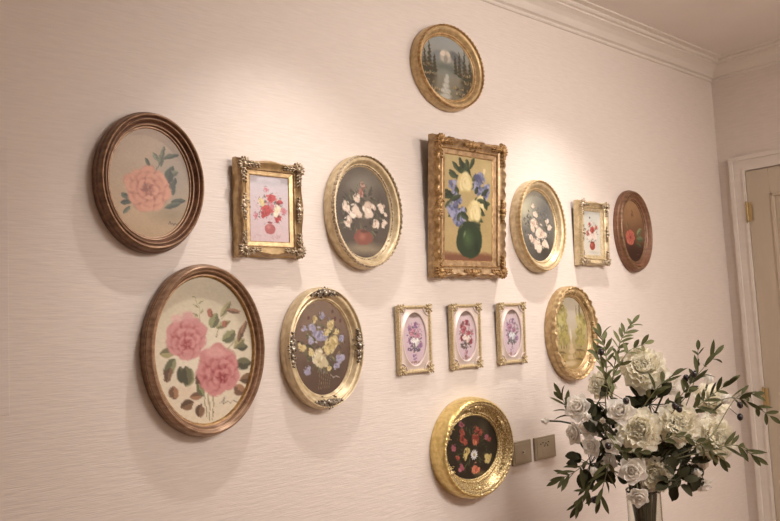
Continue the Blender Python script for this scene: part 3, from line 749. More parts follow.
B3 = [M['brown'], M['bronze'], M['bronze_hi']]
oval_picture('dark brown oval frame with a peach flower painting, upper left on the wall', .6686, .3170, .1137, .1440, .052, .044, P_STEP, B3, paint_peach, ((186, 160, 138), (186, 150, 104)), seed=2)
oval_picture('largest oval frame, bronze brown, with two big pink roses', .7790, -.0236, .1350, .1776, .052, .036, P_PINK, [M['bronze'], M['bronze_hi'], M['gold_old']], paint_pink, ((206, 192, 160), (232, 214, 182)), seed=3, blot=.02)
def m4(j, th, k):
    if 5 <= j <= 8:
        u = (th * 58 / (2 * PI)) % 1; s_ = math.sin(PI * u) ** .7; w_ = abs(math.sin(2 * PI * u)); return (.0018 * (1 - s_), .0028 * (s_ - .5) - .001 * w_)
    if 16 <= j <= 18: return (0, .0012 * math.sin(th * 90))
    return (0, 0)
GP = [M['gold_pale'], M['antique']]
oval_picture('pale gold oval frame with white roses in a brown vase on a dark ground', 1.2195, .2911, .1120, .1415, .052, .037, P_GOLD, GP, paint_white_dark, ((110, 98, 82), (70, 54, 42)), m4, 4)
G5 = [M['gold'], M['gold_old']]
oval_picture('gold frame with a mountain and stream landscape, topmost on the wall', 1.5495, .7195, .1310, .1215, .050, .042, P_GOLD, G5, paint_landscape, ((160, 164, 160), (120, 112, 88)), m4, 5, name='round_picture_frame')
r7, a7, b7 = oval_picture('gold oval frame with four dark silver ornaments and yellow and lavender flowers', 1.0790, -.0349, .1095, .1405, .046, .042, P_GOLD, [M['gold_pale'], M['gold_pale']], paint_yellow_lavender, ((140, 108, 86), (92, 66, 50)), None, 6)
for q, (ax, az, an) in enumerate(((0, b7 - .019, PI / 2), (0, -b7 + .019, -PI / 2), (-a7 + .018, 0, PI), (a7 - .018, 0, 0))):
    o = ornament('side_ornament', r7, M['antique_dark'], ax, -.037, az, .062, an, 'side', 1.0, q); o['label'] = 'dark silver carved ornament'
oval_picture('gold oval frame with white roses on blue grey, right of the green vase painting', 1.9065, .2913, .1140, .1419, .052, .045, P_GOLD, [M['gold_pale'], M['gold']], paint_white_blue, ((150, 146, 130), (78, 74, 68)), m4, 8)
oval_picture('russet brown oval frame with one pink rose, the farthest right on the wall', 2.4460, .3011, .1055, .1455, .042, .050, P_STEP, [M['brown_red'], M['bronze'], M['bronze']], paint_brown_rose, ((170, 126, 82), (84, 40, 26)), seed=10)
def m14(j, th, k):
    if 9 <= j <= 15: return (0, .0035 * math.sin(th * 24 + j * 1.3) * math.sin(th * 11 + j * .8))
    if 5 <= j <= 8: return (.002 * math.sin(th * 40), .0025 * math.sin(th * 26 + 1))
    return (0, 0)
r14, a14, b14 = oval_picture('carved gold oval frame with a yellow green garden path, beside the flowers', 2.0400, -.0398, .1165, .1471, .052, .046, P_GOLD, [M['gold'], M['gold']], paint_garden, ((190, 180, 150), (170, 146, 84)), m14, 14)
for q in range(8):
    th = PI / 2 + q * PI / 4
    ornament('leaf_ornament', r14, M['gold'], (a14 - .022) * math.cos(th), -.038, (b14 - .022) * math.sin(th), .052, math.atan2(math.sin(th) * a14, math.cos(th) * b14), 'side', .8, q + 20)
def m15(j, th, k):
    if 7 <= j <= 9: return (0, .0022 * math.sin(th * 60 + j))
    if 10 <= j <= 16:
        return (0, .0030 * abs(math.sin(th * 34 + (j % 2) * PI / 2)) * (1 + .5 * math.sin(th * 8)))
    if 17 <= j <= 19: return (0, .0016 * math.sin(th * 70))
    if 21 <= j <= 22: return (0, .0014 * math.sin(th * 90))
    return (0, 0)
r15, a15, b15 = oval_picture('bright gold round frame with a dark flower painting, lowest on the wall', 1.5570, -.326, .1405, .1334, .066, .066, P_ROUND, [M['gold_bright'], M['gold_tex']], paint_dark_bouquet, ((56, 46, 30), (44, 32, 20)), m15, 15, name='round_picture_frame', wx=.74)
for q in range(6):
    th = PI / 2 + q * PI / 3
    ornament('leaf_ornament', r15, M['gold_tex'], (a15 - .028) * math.cos(th), -.047, (b15 - .036) * math.sin(th), .055, th, 'side', .8, q + 40)

# rectangular frames
P_RECT = [(.03, 0, 0), (0, .1, 0), (0, .55, 0), (.03, .62, 1), (.05, .70, 1), (.10, .92, 1), (.18, 1.0, 0), (.26, .96, 0), (.34, .84, 0), (.44, .72, 0), (.54, .64, 0), (.60, .62, 0), (.62, .68, 1), (.67, .70, 1), (.70, .64, 0), (.72, .58, 0), (.90, .54, 0), (.95, .54, 1), (1.0, .50, 1), (1.0, .3, 0)]
def rect_picture(label, X, Z, w, h, depth, width, mats, fn, bg, lean=.0, mod=None, seed=1, osz=.05, om=None, sides=(1, 1, 1, 1), prof=P_RECT, blot=.03):
    w, h = w * S, h * S
    root = frame_root(X, Z, lean, h, 'rectangular_picture_frame', label, GR)
    sweep_rect('frame', w, h, fitprof(prof, width, depth), mats, root, mod=mod)
    pz = depth * .46
    backing(w - width, h - width, pz - .0015, root, False)
    painting('painting', w - 2 * width * .98, h - 2 * width * .98, pz, root, fn, bg, False, seed, blot)
    q = 0; ins = osz * .36
    for sx in (-1, 1):
        for sz in (-1, 1):
            ornament('corner_ornament', root, om, sx * (w / 2 - ins), -depth * .84, sz * (h / 2 - ins), osz, math.atan2(sz, sx), 'corner', 1, seed * 7 + q); q += 1
    for k, (sx, sz) in enumerate(((-1, 0), (1, 0), (0, -1), (0, 1))):
        if sides[k]: ornament('side_ornament', root, om, sx * (w / 2 - ins * .9), -depth * .86, sz * (h / 2 - ins * .9), osz * .8, math.atan2(sz, sx), 'side', 1, seed * 9 + k)
    return root
def scal(A):
    def f(j, t, s):
        if 1 <= j <= 6:
            e = math.sin(PI * t); u = .5 - .5 * math.cos(4 * PI * t) if True else 0
            return (A * u * (1 - .0 * e), 0)
        return (0, 0)
    return f
rect_picture('antique gold rectangular frame with red and white flowers in a pink vase, leftmost rectangle', .945, .281, .173, .218, .038, .047, [M['gold'], M['gold_mid']], paint_redwhite, ((206, 196, 204), (214, 184, 188)), .010, scal(.006), 31, .058, M['antique'], (1, 1, 0, 0))
def mtall(j, t, s):
    if 1 <= j <= 6: return (.0035 * abs(math.sin(t * PI * (9 if s % 2 == 0 else 13))) + .002 * math.sin(t * 31), .0025 * math.sin(t * PI * (18 if s % 2 == 0 else 26)))
    return (0, 0)
rt6 = rect_picture('large upright gold frame with cream and blue flowers in a green vase', 1.584, .322, .286, .382, .046, .062, [M['gold_mid'], M['gold_old']], paint_green_vase, ((196, 172, 112), (190, 160, 100)), .040, mtall, 33, .066, M['gold_old'])
rect_picture('small pale gold rectangular frame with red flowers in a pot, between two ovals', 2.183, .281, .163, .211, .040, .044, [M['gold_pale'], M['gold_light']], paint_red_pot, ((206, 204, 194), (214, 206, 190)), .016, scal(.004), 35, .050, M['antique'], (1, 1, 0, 0))

# three small frames with oval mats
P_SML = [(.03, 0, 0), (0, .1, 0), (0, .8, 0), (.10, .95, 0), (.30, 1.0, 0), (.5, .95, 0), (.62, .82, 0), (.7, .75, 0), (1.0, .70, 0), (1.0, .4, 0)]
def small_picture(label, X, pal, lean, seed):
    w, h = .115 * S, .173 * S; depth = .019
    root = frame_root(X, -.028, lean, h, 'small_picture_frame', label, 'three small oval-mat frames'); root['group'] = 'three small frames in a row'
    wd = .015
    sweep_rect('frame', w, h, fitprof(P_SML, wd, depth), M['gold_light'], root, 40, 60,
               lambda j, t, s: (0, .0012 * abs(math.sin(t * PI * (12 if s % 2 == 0 else 18)))) if 3 <= j <= 5 else (0, 0))
    # mat with an oval window and notched corners
    N = 96; oa, ob = w * .345, h * .385; iw, ih = w / 2 - wd * .8, h / 2 - wd * .8; V, Fc = [], []; zm = depth * .72
    for k in range(N):
        th = 2 * PI * k / N; c, s_ = math.cos(th), math.sin(th)
        t = min(iw / max(abs(c), 1e-6), ih / max(abs(s_), 1e-6)); ex, ez = c * t, s_ * t
        V += [(ex, -zm, ez), (oa * 1.10 * c, -zm, ob * 1.08 * s_), (oa * 1.07 * c, -zm - .0025, ob * 1.055 * s_), (oa * 1.02 * c, -zm - .002, ob * 1.02 * s_), (oa * c, -zm + .001, ob * s_), (oa * c, -zm + .004, ob * s_)]
    for k in range(N):
        k2 = (k + 1) % N
        for j in range(5): Fc.append((k * 6 + j, k * 6 + j + 1, k2 * 6 + j + 1, k2 * 6 + j))
    m_ = mesh_obj('mat_board', V, Fc, M['mat_pink'], root, True); m_['label'] = 'pearly pink mat with an oval window'
    backing(iw * 2, ih * 2, .006, root, False)
    painting('painting', 2 * oa * 1.02, 2 * ob * 1.02, zm - .0035, root, paint_lilac(pal), ((214, 190, 196), (206, 176, 188)), True, seed, .02)
    for sx in (-1, 1):
        for sz in (-1, 1):
            # raised block with a concave quarter rim around it
            mb = MB(); pts = []
            cx, cz = sx * (w / 2 - .006), sz * (h / 2 - .006)
            for i in range(9):
                a = i / 8 * PI / 2; pts.append((cx - sx * .029 * math.cos(a), -zm - .002, cz - sz * .029 * math.sin(a)))
            V, Fc = tube(pts, .0022, 6); mb.add(V, Fc)
            o = ornament('corner_ornament', root, M['gold_light'], sx * (w / 2 - .010), -depth * .95, sz * (h / 2 - .010), .034, 0, 'block', 1.0, 3)
            cr = mb.build('corner_rim', M['mat_pink'], o)
small_picture('small frame with purple and pink flowers in an oval, leftmost of the small three', 1.373, [(206, 130, 150), (150, 100, 150), (120, 86, 140), (216, 186, 204), (240, 232, 226)], .006, 51)
small_picture('small frame with dark red flowers in an oval, middle of the small three', 1.563, [(190, 90, 100), (150, 52, 66), (120, 66, 76), (224, 200, 204), (234, 210, 200)], .010, 52)
small_picture('small frame with lilac grey flowers in an oval, rightmost of the small three', 1.756, [(176, 116, 146), (150, 110, 150), (112, 112, 128), (216, 194, 210), (214, 220, 222)], .010, 53)

# ------------------------------------------------------------------ wall plates
def plate(label, X, kind):
    w = .066 * 1.0 * S * 1.22 if kind else .080 * S
    w = .098 * S if kind == 2 else .084 * S
    h = .066 * S
    root = empty('socket_plate' if kind == 2 else 'outlet_plate', (X * S, WY, CAMZ - .372 * S))
    props(root, label, 'wall socket', 'two wall plates')
    bm = bmesh.new(); add_box(bm, -w / 2, w / 2, -.009, 0, -h / 2, h / 2, .0025); bm_obj('plate', bm, M['plate'], root)
    bm = bmesh.new(); add_box(bm, -w * .40, w * .40, -.0105, -.008, -h * .40, h * .40, .001); ip = bm_obj('insert', bm, M['plate_hi'], root)
    def slot(x, z, a, b, rot=0):
        bm = bmesh.new(); add_box(bm, -a / 2, a / 2, -.0112, -.010, -b / 2, b / 2)
        bmesh.ops.rotate(bm, verts=bm.verts, cent=(0, 0, 0), matrix=Matrix.Rotation(rot, 3, 'Y')); bmesh.ops.translate(bm, verts=bm.verts, vec=(x, 0, z))
        bm_obj('pin_slot', bm, M['black'], ip)
    if kind == 2:
        for x in (-.030, -.016, .002, .018): slot(x, .016 + (.004 if x in (-.016, .018) else 0), .006, .004)
        slot(-.006, .008, .003, .008, .4); slot(.012, .008, .003, .008, -.4)
        for x in (-.016, .016):
            bm = bmesh.new(); add_box(bm, x - .0022, x + .0022, -.0125, -.010, -.021, -.007, .0008); bm_obj('switch_mark', bm, M['steel'], ip)
    else:
        mb = MB(); V, Fc = tube([(0, -.010, .001), (0, -.016, .001)], .0058, 14); mb.add(V, Fc); mb.build('jack_ring', M['steel'], ip, False)
        mb = MB(); V, Fc = tube([(-.001, -.012, .002), (-.001, -.0168, .002)], .0036, 10); mb.add(V, Fc); mb.build('jack_hole', M['black'], ip, False)
    return root
plate('grey brown wall plate with one round jack, beside the bright gold round frame', 1.778, 1)
plate('grey brown five-hole wall socket, nearest the flowers', 1.886, 2)

# ------------------------------------------------------------------ flowers
def petal(V, Fc, H, L, W, e0, e1, az, cup, ruf, base_r, base_z, rs, heart, nu=7, nv=6, tipc=.45, notch=.0):
    o = len(V); ph = rs.uniform(0, 6.28); fr = rs.uniform(2.2, 3.6)
    ca, sa = math.cos(az), math.sin(az); r, z = base_r, base_z
    for i in range(nu + 1):
        u = i / nu
        e = e0 + (e1 - e0) * u
        if i: r += L / nu * math.cos(e); z += L / nu * math.sin(e)
        w = W * (.28 + .72 * math.sin(PI / 2 * min(1, u / .62))) * (1 if u < .62 else math.sqrt(max(0, 1 - ((u - .62) / .45) ** 2)))
        for j in range(nv + 1):
            v = -1 + 2 * j / nv
            t = w * v; tip = tipc * W * v * v * u
            rr = r - tip * math.cos(e) - cup * w * v * v * math.cos(e + PI / 2) * -1 * 0
            n_r, n_z = -math.sin(e), math.cos(e)          # inner side normal
            c_ = cup * w * v * v + ruf * W * u ** 2 * math.sin(fr * v * 2 + ph) + ruf * .7 * W * u ** 3 * math.sin(7 * v + ph * 2)
            rr += c_ * n_r * 1.0; zz = z - tip * math.sin(e) + c_ * n_z
            V.append((rr * ca - t * sa, rr * sa + t * ca, zz)); H.append(heart * (1 - .6 * u) if heart > 0 else .35 * (1 - u) ** 3)
    n = nv + 1
    for i in range(nu):
        for j in range(nv): Fc.append((o + i * n + j, o + i * n + j + 1, o + (i + 1) * n + j + 1, o + (i + 1) * n + j))

def bloom_mesh(name, kind, seed, m):
    rs = random.Random(seed); V, Fc, H = [], [], []
    if kind == 'peony':
        layers = [(9, .98, .42, -24, 14, .22, .09, .0), (11, .98, .38, -6, 30, .24, .12, .0), (13, .94, .32, 12, 46, .26, .15, .0), (15, .86, .27, 26, 60, .28, .20, .0), (16, .70, .22, 40, 76, .3, .24, .1), (16, .64, .19, 52, 92, .3, .28, .15), (14, .60, .17, 64, 108, .3, .30, .3), (12, .56, .15, 76, 118, .3, .3, .5), (8, .50, .13, 84, 112, .3, .3, .7), (4, .46, .10, 86, 100, .3, .3, .8)]
        br = .03
    elif kind == 'rose':
        layers = [(5, .98, .52, 0, 34, .42, .06, .0), (5, .90, .50, 20, 62, .48, .06, .0), (6, .80, .42, 42, 84, .5, .05, .05), (6, .68, .33, 60, 100, .55, .05, .2), (5, .58, .25, 74, 108, .6, .05, .5), (4, .50, .17, 84, 112, .7, .04, .8), (3, .44, .11, 90, 110, .8, .03, 1.)]
        br = .04
    else:   # bud
        layers = [(4, 1.05, .44, 42, 118, .75, .03, .0), (4, .98, .38, 60, 112, .8, .03, .0), (3, .9, .28, 72, 108, .9, .02, .1), (3, .82, .18, 82, 104, .9, .02, .3)]
        br = .05
    for li, (n, L, W, e0, e1, cup, ruf, h) in enumerate(layers):
        for i in range(n):
            petal(V, Fc, H, L * rs.uniform(.9, 1.08), W * rs.uniform(.9, 1.1), R(e0 + rs.uniform(-6, 6)), R(e1 + rs.uniform(-9, 9)), 2 * PI * (i + .37 * li + rs.uniform(-.15, .15)) / n, cup, ruf, br, .012 * li, rs, h)
    zs = [v[2] for v in V]
    me = bpy.data.meshes.new(name); me.from_pydata(V, [], Fc); me.materials.append(m)
    me.polygons.foreach_set('use_smooth', [True] * len(Fc))
    a = me.attributes.new('heart', 'FLOAT', 'POINT'); a.data.foreach_set('value', [min(1., h) for h in H])
    me.update(); return me
ME = {('peony', k): bloom_mesh('peony_bloom', 'peony', 3 + k, M['peony']) for k in range(3)}
ME.update({('rose', k): bloom_mesh('rose_bloom', 'rose', 13 + k, M['rose']) for k in range(2)})
ME.update({('bud', k): bloom_mesh('bud_bloom', 'bud', 23 + k, M['rose_w']) for k in range(2)})

D0 = 2.60
VM = at(643, 489, D0)                       # vase mouth centre
def to_vase(p0, dirv, k):
    """stem points from behind a flower into the vase"""
    rs = random.Random(k * 13 + 1); a = rs.uniform(0, 6.28); q = .046 * math.sqrt(rs.random())
    m = VM + Vector((q * math.cos(a), q * math.sin(a), 0)); bt = m + Vector((-q * math.cos(a) * .8, -q * math.sin(a) * .8, -.26 - rs.uniform(0, .06)))
    h = (p0 - m).length
    c1 = p0 - dirv * h * .35; c2 = m + Vector((0, 0, 1)) * h * .35
    pts = []
    for i in range(11):
        t = i / 10; pts.append(p0 * (1 - t) ** 3 + c1 * 3 * t * (1 - t) ** 2 + c2 * 3 * t * t * (1 - t) + m * t ** 3)
    return pts + [m.lerp(bt, .5), bt]

TOWARD = (CAM - VM).normalized()
NFL = [0]
def flower(kind, var, px, py, rpx, dz, label, face=None, group=None, cat='flower'):
    NFL[0] += 1; k = NFL[0]
    dep = D0 + dz; p = at(px, py, dep); r = rpx / F * dep
    core = at(650, 440, D0 + .03)
    out = (p - core); out.normalize()
    if face is None: d = (out * .9 + TOWARD * .75 + Vector((0, 0, .25))).normalized()
    else: d = (TOWARD * face[2] + cr_ * face[0] + cu_ * face[1]).normalized()
    root = empty({'peony': 'peony', 'rose': 'rose', 'bud': 'rosebud'}[kind], p - d * r * .35)
    props(root, label, cat, group)
    bo = bpy.data.objects.new('petals', ME[(kind, var)]); link(bo, root)
    q = d.to_track_quat('Z', 'Y'); e = (q.to_matrix() @ Matrix.Rotation(k * 1.1, 3, 'Z')).to_euler()
    bo.rotation_euler = e; s = r / {'peony': .98, 'rose': .82, 'bud': .46}[kind]; bo.scale = (s, s, s)
    if kind == 'bud': bo.location = -d * r * .5
    base = root.location
    pts = [x - base for x in to_vase(base - d * r * .02 + (bo.location if kind == 'bud' else Vector()), d, k)]
    V, Fc = tube(pts, .0034, 6); mb = MB(); mb.add(V, Fc)
    mb.build('stem', M['stem'], root)
    # calyx
    mb = MB(); cs = Vector(bo.location)
    for i in range(5):
        a = 2 * PI * i / 5; w = r * (.22 if kind != 'bud' else .3)
        sd = (q @ Vector((math.cos(a), math.sin(a), 0)))
        tip = cs + sd * r * (.55 if kind != 'bud' else .5) + d * r * (.05 if kind != 'bud' else .7) - d * r * .06; s2 = d.cross(sd)
        b0 = cs - d * r * .08
        mid = (b0 + tip) / 2 + sd * r * .08
        mb.add([b0, mid + s2 * w * .5, tip, mid - s2 * w * .5], [(0, 1, 2, 3)])
    mb.build('calyx', M['stem'], root, False)
    return root

def leafblade(V, Fc, p, d, n, L, W, bend, nu=5, broad=False):
    """lanceolate leaf with a midrib fold"""
    o = len(V); d = d.normalized(); s_ = d.cross(n).normalized(); n = s_.cross(d).normalized(); q = p.copy(); dd = d.copy()
    for i in range(nu + 1):
        u = i / nu
        w = W * (math.sin(PI * (u * .92 + .04)) ** (.8 if not broad else .65)) * (1.0 if i < nu else .15)
        if broad: w *= (1.15 - .35 * u)
        V += [q - s_ * w + n * w * .35, q.copy(), q + s_ * w + n * w * .35]
        ang = bend / nu
        dd = (dd * math.cos(ang) - n * math.sin(ang)).normalized(); n = s_.cross(dd).normalized()
        q = q + dd * (L / nu)
    for i in range(nu):
        a = o + i * 3
        Fc.append((a, a + 1, a + 4, a + 3)); Fc.append((a + 1, a + 2, a + 5, a + 4))

NB = [0]; BR = []
def bezpts(P, n=22):
    """smooth curve through the points (Catmull-Rom)"""
    Q = [P[0]] + P + [P[-1]]; out = []
    for i in range(1, len(Q) - 2):
        for k in range(n // (len(P) - 1)):
            t = k / (n // (len(P) - 1)); a, b, c, d = Q[i - 1], Q[i], Q[i + 1], Q[i + 2]
            out.append(.5 * ((2 * b) + (c - a) * t + (2 * a - 5 * b + 4 * c - d) * t * t + (3 * b - a - 3 * c + d) * t ** 3))
    out.append(P[-1]); return out

def olive_branch(way, label, sage=False, olives=0, n=9, L=.066, W=.0074, dens=.85, start=.0, group='olive branches in the arrangement'):
    """way: list of (px, py, dz) outwards; leaves from the first waypoint to the tip"""
    NB[0] += 1; rs = random.Random(NB[0] * 31)
    P = [at(x, y, D0 + dz) for x, y, dz in way]
    curve = bezpts(P, 24)
    root = empty('olive_branch', P[0]); props(root, label, 'branch', group); B = P[0]
    first = (curve[1] - curve[0]).normalized()
    lo = [x for x in reversed(to_vase(P[0], first, 100 + NB[0]))][:-1]
    pts = [x - B for x in lo] + [x - B for x in curve]
    mb = MB(); V, Fc = tube(pts, .0024, 6, .45); mb.add(V, Fc); mb.build('twig', M['twig'], root)
    V, Fc = [], []
    nn = max(3, int(n * dens))
    for i in range(nn):
        t = start + (1 - start) * (i + .3) / nn; f = t * (len(curve) - 1); k = min(int(f), len(curve) - 2)
        p = curve[k].lerp(curve[k + 1], f - k) - B; tg = (curve[k + 1] - curve[k]).normalized()
        a0 = rs.uniform(0, 6.28)
        for sg in (0, 1):
            ref = tg.cross(Vector((0, 0, 1)) + .3 * TOWARD).normalized(); b = tg.cross(ref)
            a = a0 * .35 + (i % 2) * 1.35 + sg * PI + rs.uniform(-.35, .35)
            side = ref * math.cos(a) + b * math.sin(a)
            d = tg * rs.uniform(.6, 1.0) + side * rs.uniform(.6, .95)
            nrm = (TOWARD * .6 + Vector((rs.uniform(-.6, .6), rs.uniform(-.6, .6), rs.uniform(-.1, .9)))).normalized()
            leafblade(V, Fc, p, d, nrm, L * rs.uniform(.7, 1.15), W * rs.uniform(.85, 1.15), rs.uniform(-.3, .6))
    tg = (curve[-1] - curve[-2]).normalized()
    leafblade(V, Fc, curve[-1] - B, tg, TOWARD, L * .9, W, .2)
    mesh_obj('foliage', V, Fc, M['sage_leaf'] if sage else M['olive_leaf'], root, True)
    BR.append((root, B, curve)); return root, B
def add_olive(rootB, px, py, dz, r=.0105):
    w = at(px, py, D0 + dz)
    root, B, q = min(((ro, b_, min(cv, key=lambda c: (c - w).length)) for ro, b_, cv in BR), key=lambda t: (t[2] - w).length)
    p = w - B; q = q - B
    mb = MB(); V, Fc = tube([p, (p + q) / 2 - TOWARD * .002, q], .0011, 5); mb.add(V, Fc); rot = Matrix.Rotation(random.uniform(-.6, .6), 3, 'Y'); mb.ball(p, r * .92, r * .92, r * 1.15, rot, 14, 10)
    o = mb.build('olive', M['olive'], root); o['label'] = 'shiny black olive'

def leaf_spray(px, py, dz, rpx, n, label, L=.055, W=.020, seed=0, mt='dark_leaf'):
    """a sprig of broad dark rose leaves"""
    rs = random.Random(seed + 500); dep = D0 + dz; c = at(px, py, dep); r = rpx / F * dep
    root = empty('leafy_sprig', c); props(root, label, 'foliage', 'broad leaf sprigs in the arrangement')
    pts = [x - c for x in to_vase(c, (c - VM).normalized(), 300 + seed)]
    mb = MB(); V, Fc = tube(pts, .0026, 6); mb.add(V, Fc)
    V, Fc = [], []
    for i in range(n):
        a = rs.uniform(0, 6.28); q = r * math.sqrt(rs.random()) * .75
        p = cr_ * (q * math.cos(a)) + cu_ * (q * math.sin(a)) + TOWARD * rs.uniform(-.35, .15) * r
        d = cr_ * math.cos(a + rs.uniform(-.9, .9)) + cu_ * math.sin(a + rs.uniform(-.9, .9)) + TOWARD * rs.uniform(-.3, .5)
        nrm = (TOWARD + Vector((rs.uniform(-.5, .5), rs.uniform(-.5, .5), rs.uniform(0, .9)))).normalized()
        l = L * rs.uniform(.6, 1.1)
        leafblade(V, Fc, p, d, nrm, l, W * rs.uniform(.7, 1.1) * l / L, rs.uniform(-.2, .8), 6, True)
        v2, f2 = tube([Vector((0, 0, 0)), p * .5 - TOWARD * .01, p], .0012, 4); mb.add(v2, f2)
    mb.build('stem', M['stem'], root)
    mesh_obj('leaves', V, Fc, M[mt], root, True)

# peonies
PG = 'white peonies in the arrangement'
flower('peony', 0, 644, 366, 25, -.02, 'white peony at the very top of the bouquet', (.15, .35, .9), PG)
flower('peony', 1, 639, 430, 24, -.12, 'cream peony in the middle, right of the apricot-hearted rose', (-.05, .05, 1), PG)
flower('peony', 2, 679, 423, 23, -.12, 'cream peony under the two olives at the centre right', (.15, .2, .95), PG)
flower('peony', 0, 718, 437, 24, -.04, 'cream peony at the right edge of the bouquet', (.5, .0, .85), PG)
flower('peony', 1, 654, 474, 20, -.06, 'cream peony just above the vase mouth', (.1, -.25, .95), PG)
flower('peony', 2, 713, 398, 19, .10, 'white peony half hidden behind olive leaves at the upper right', (.4, .4, .7), PG)
flower('peony', 1, 600, 384, 15, .08, 'white peony half hidden in the leaves beside the garden picture', (-.5, .4, .7), PG)
# roses
RG = 'white roses in the arrangement'
flower('rose', 0, 577, 407, 13, -.02, 'white rose at the upper left edge of the bouquet', (-.35, .25, .9), RG)
flower('rose', 1, 620, 411, 13.5, -.16, 'white rose with an apricot heart left of centre', (-.1, .25, .95), RG)
flower('rose', 0, 633, 471, 13.5, -.16, 'large white rose above the vase mouth, left of the low peony', (-.15, .05, 1), RG)
flower('rose', 1, 639, 497, 10.5, -.17, 'lowest white rose, hanging over the front of the vase', (.1, -.55, .85), RG)
flower('rose', 0, 589, 428, 10, -.03, 'cream rose below the small white bud on the left', (-.3, .1, .9), RG)
flower('rose', 1, 574, 433, 11, .03, 'pale rose at the left edge, seen from the side', (-.9, -.1, .5), RG)
flower('rose', 0, 591, 446, 10, -.08, 'white rose turned down at the lower left', (-.4, -.2, .9), RG)
flower('rose', 1, 612, 446, 8.5, -.12, 'small white rose left of the middle peony', (-.2, -.1, 1), RG)
flower('rose', 1, 669, 385, 13, .05, 'white rose tucked behind the top peony on its right', (.3, .4, .8), RG)
flower('rose', 0, 703, 485, 11, .02, 'pale rose hanging at the lower right', (.35, -.85, .5), RG)
flower('rose', 0, 700, 464, 9, .02, 'pale rose under the right edge peony', (.3, -.4, .8), RG)
flower('rose', 1, 609, 461, 8, -.06, 'half hidden white rose low on the left', (-.3, -.3, .9), RG)
# buds
BG = 'white rosebuds in the arrangement'
flower('bud', 0, 587, 417, 5.5, -.07, 'round white bud between the two left roses', (-.2, .3, .9), BG)
flower('bud', 1, 603, 421, 3.5, -.12, 'tiny white bud left of the apricot-hearted rose', (-.3, .3, .9), BG)
flower('bud', 0, 594, 470, 4.5, -.08, 'white bud hanging among dark leaves at the lower left', (-.2, -.7, .6), BG)
flower('bud', 1, 697, 474, 6.5, -.02, 'white bud above the hanging pale rose', (-.1, .3, .9), BG)
flower('bud', 0, 546, 421, 4.0, .10, 'pale bud reaching farthest left, above the wall socket', (-1, -.05, .1), BG)
flower('bud', 1, 725, 400, 6, .04, 'small white bud at the upper right edge', (.5, .5, .5), BG)
flower('bud', 1, 708, 380, 6, .08, 'topmost small white bud on the right side', (.1, .8, .5), BG)

# olive and sage branches
b1 = olive_branch([(612, 385, .0), (616, 358, .0), (622, 338, .02), (632, 324, .03)], 'grey green olive branch with the tallest tip above the bouquet', True, n=13, L=.050, W=.0068)
olive_branch([(606, 380, -.02), (606, 355, -.03), (601, 335, -.02)], 'grey green olive branch rising beside the garden picture', True, n=11, L=.048, W=.0068)
olive_branch([(612, 378, -.05), (628, 352, -.05), (645, 344, -.03)], 'grey green olive branch arching over the left of the top peony', True, n=7, L=.046)
b4 = olive_branch([(612, 395, -.08), (603, 372, -.10), (597, 353, -.10)], 'grey green olive branch in front of the left side of the top peony', True, n=9, L=.046, W=.0068)
b5 = olive_branch([(664, 415, -.06), (684, 392, -.06), (700, 372, -.04), (714, 356, -.02)], 'olive branch pointing up to the right', n=9)
olive_branch([(690, 395, .0), (697, 370, .02), (698, 350, .03)], 'thin upright olive twig right of the top peony', n=5, L=.040)
b7 = olive_branch([(690, 412, -.08), (708, 398, -.08), (726, 385, -.08)], 'olive branch over the upper right peony', n=8)
b8 = olive_branch([(700, 410, -.04), (728, 398, -.04), (748, 402, -.05), (770, 416, -.06)], 'long olive branch reaching the door frame', n=7, start=.35, L=.05)
olive_branch([(716, 430, -.10), (736, 398, -.05), (754, 394, -.04)], 'dark olive twig with upright leaves near the door', n=4, start=.6, L=.045)
olive_branch([(712, 450, -.08), (734, 445, -.08), (754, 456, -.08)], 'olive branch low at the right edge', n=6, start=.25)
olive_branch([(700, 445, -.10), (714, 453, -.12), (722, 460, -.12)], 'olive twig under the right edge peony', n=5, L=.045)
olive_branch([(664, 440, -.14), (682, 436, -.17), (702, 444, -.17)], 'olive twig crossing below the centre right peony', n=5, L=.045)
olive_branch([(590, 425, .02), (572, 415, .04), (562, 398, .06)], 'olive branch at the upper left edge by the socket', n=6, start=.3)
olive_branch([(600, 445, .0), (580, 468, -.02), (562, 478, -.02)], 'olive branch spreading low to the left', n=6, start=.3)
olive_branch([(606, 455, -.02), (590, 485, -.03), (578, 505, -.03)], 'olive branch hanging lowest at the left', n=6, start=.45, L=.06)
b14 = olive_branch([(612, 450, -.10), (606, 475, -.11), (600, 498, -.10)], 'olive branch hanging beside the vase', n=6, start=.25)
olive_branch([(606, 432, -.12), (620, 450, -.17), (640, 452, -.18)], 'olive twig across the middle peony', n=5, L=.042)
olive_branch([(648, 400, -.06), (660, 385, -.08), (672, 376, -.06)], 'olive twig beside the top peony on its lower right', n=5)
b20 = olive_branch([(676, 408, -.12), (686, 396, -.14), (690, 384, -.12)], 'short olive twig with olives above the centre right peony', n=4, L=.045)
for b, px, py, dz in ((b20, 675, 406, -.19), (b20, 679, 409, -.185), (b20, 694, 374, -.12), (b8, 740, 405, -.06), (b8, 740, 417, -.06), (b4, 601, 352, -.11), (b4, 626, 401, -.17), (b5, 686, 378, -.08), (b14, 594, 500, -.10), (b5, 692, 377, -.09), (b14, 608, 446, -.16)):
    add_olive(b, px, py, dz)
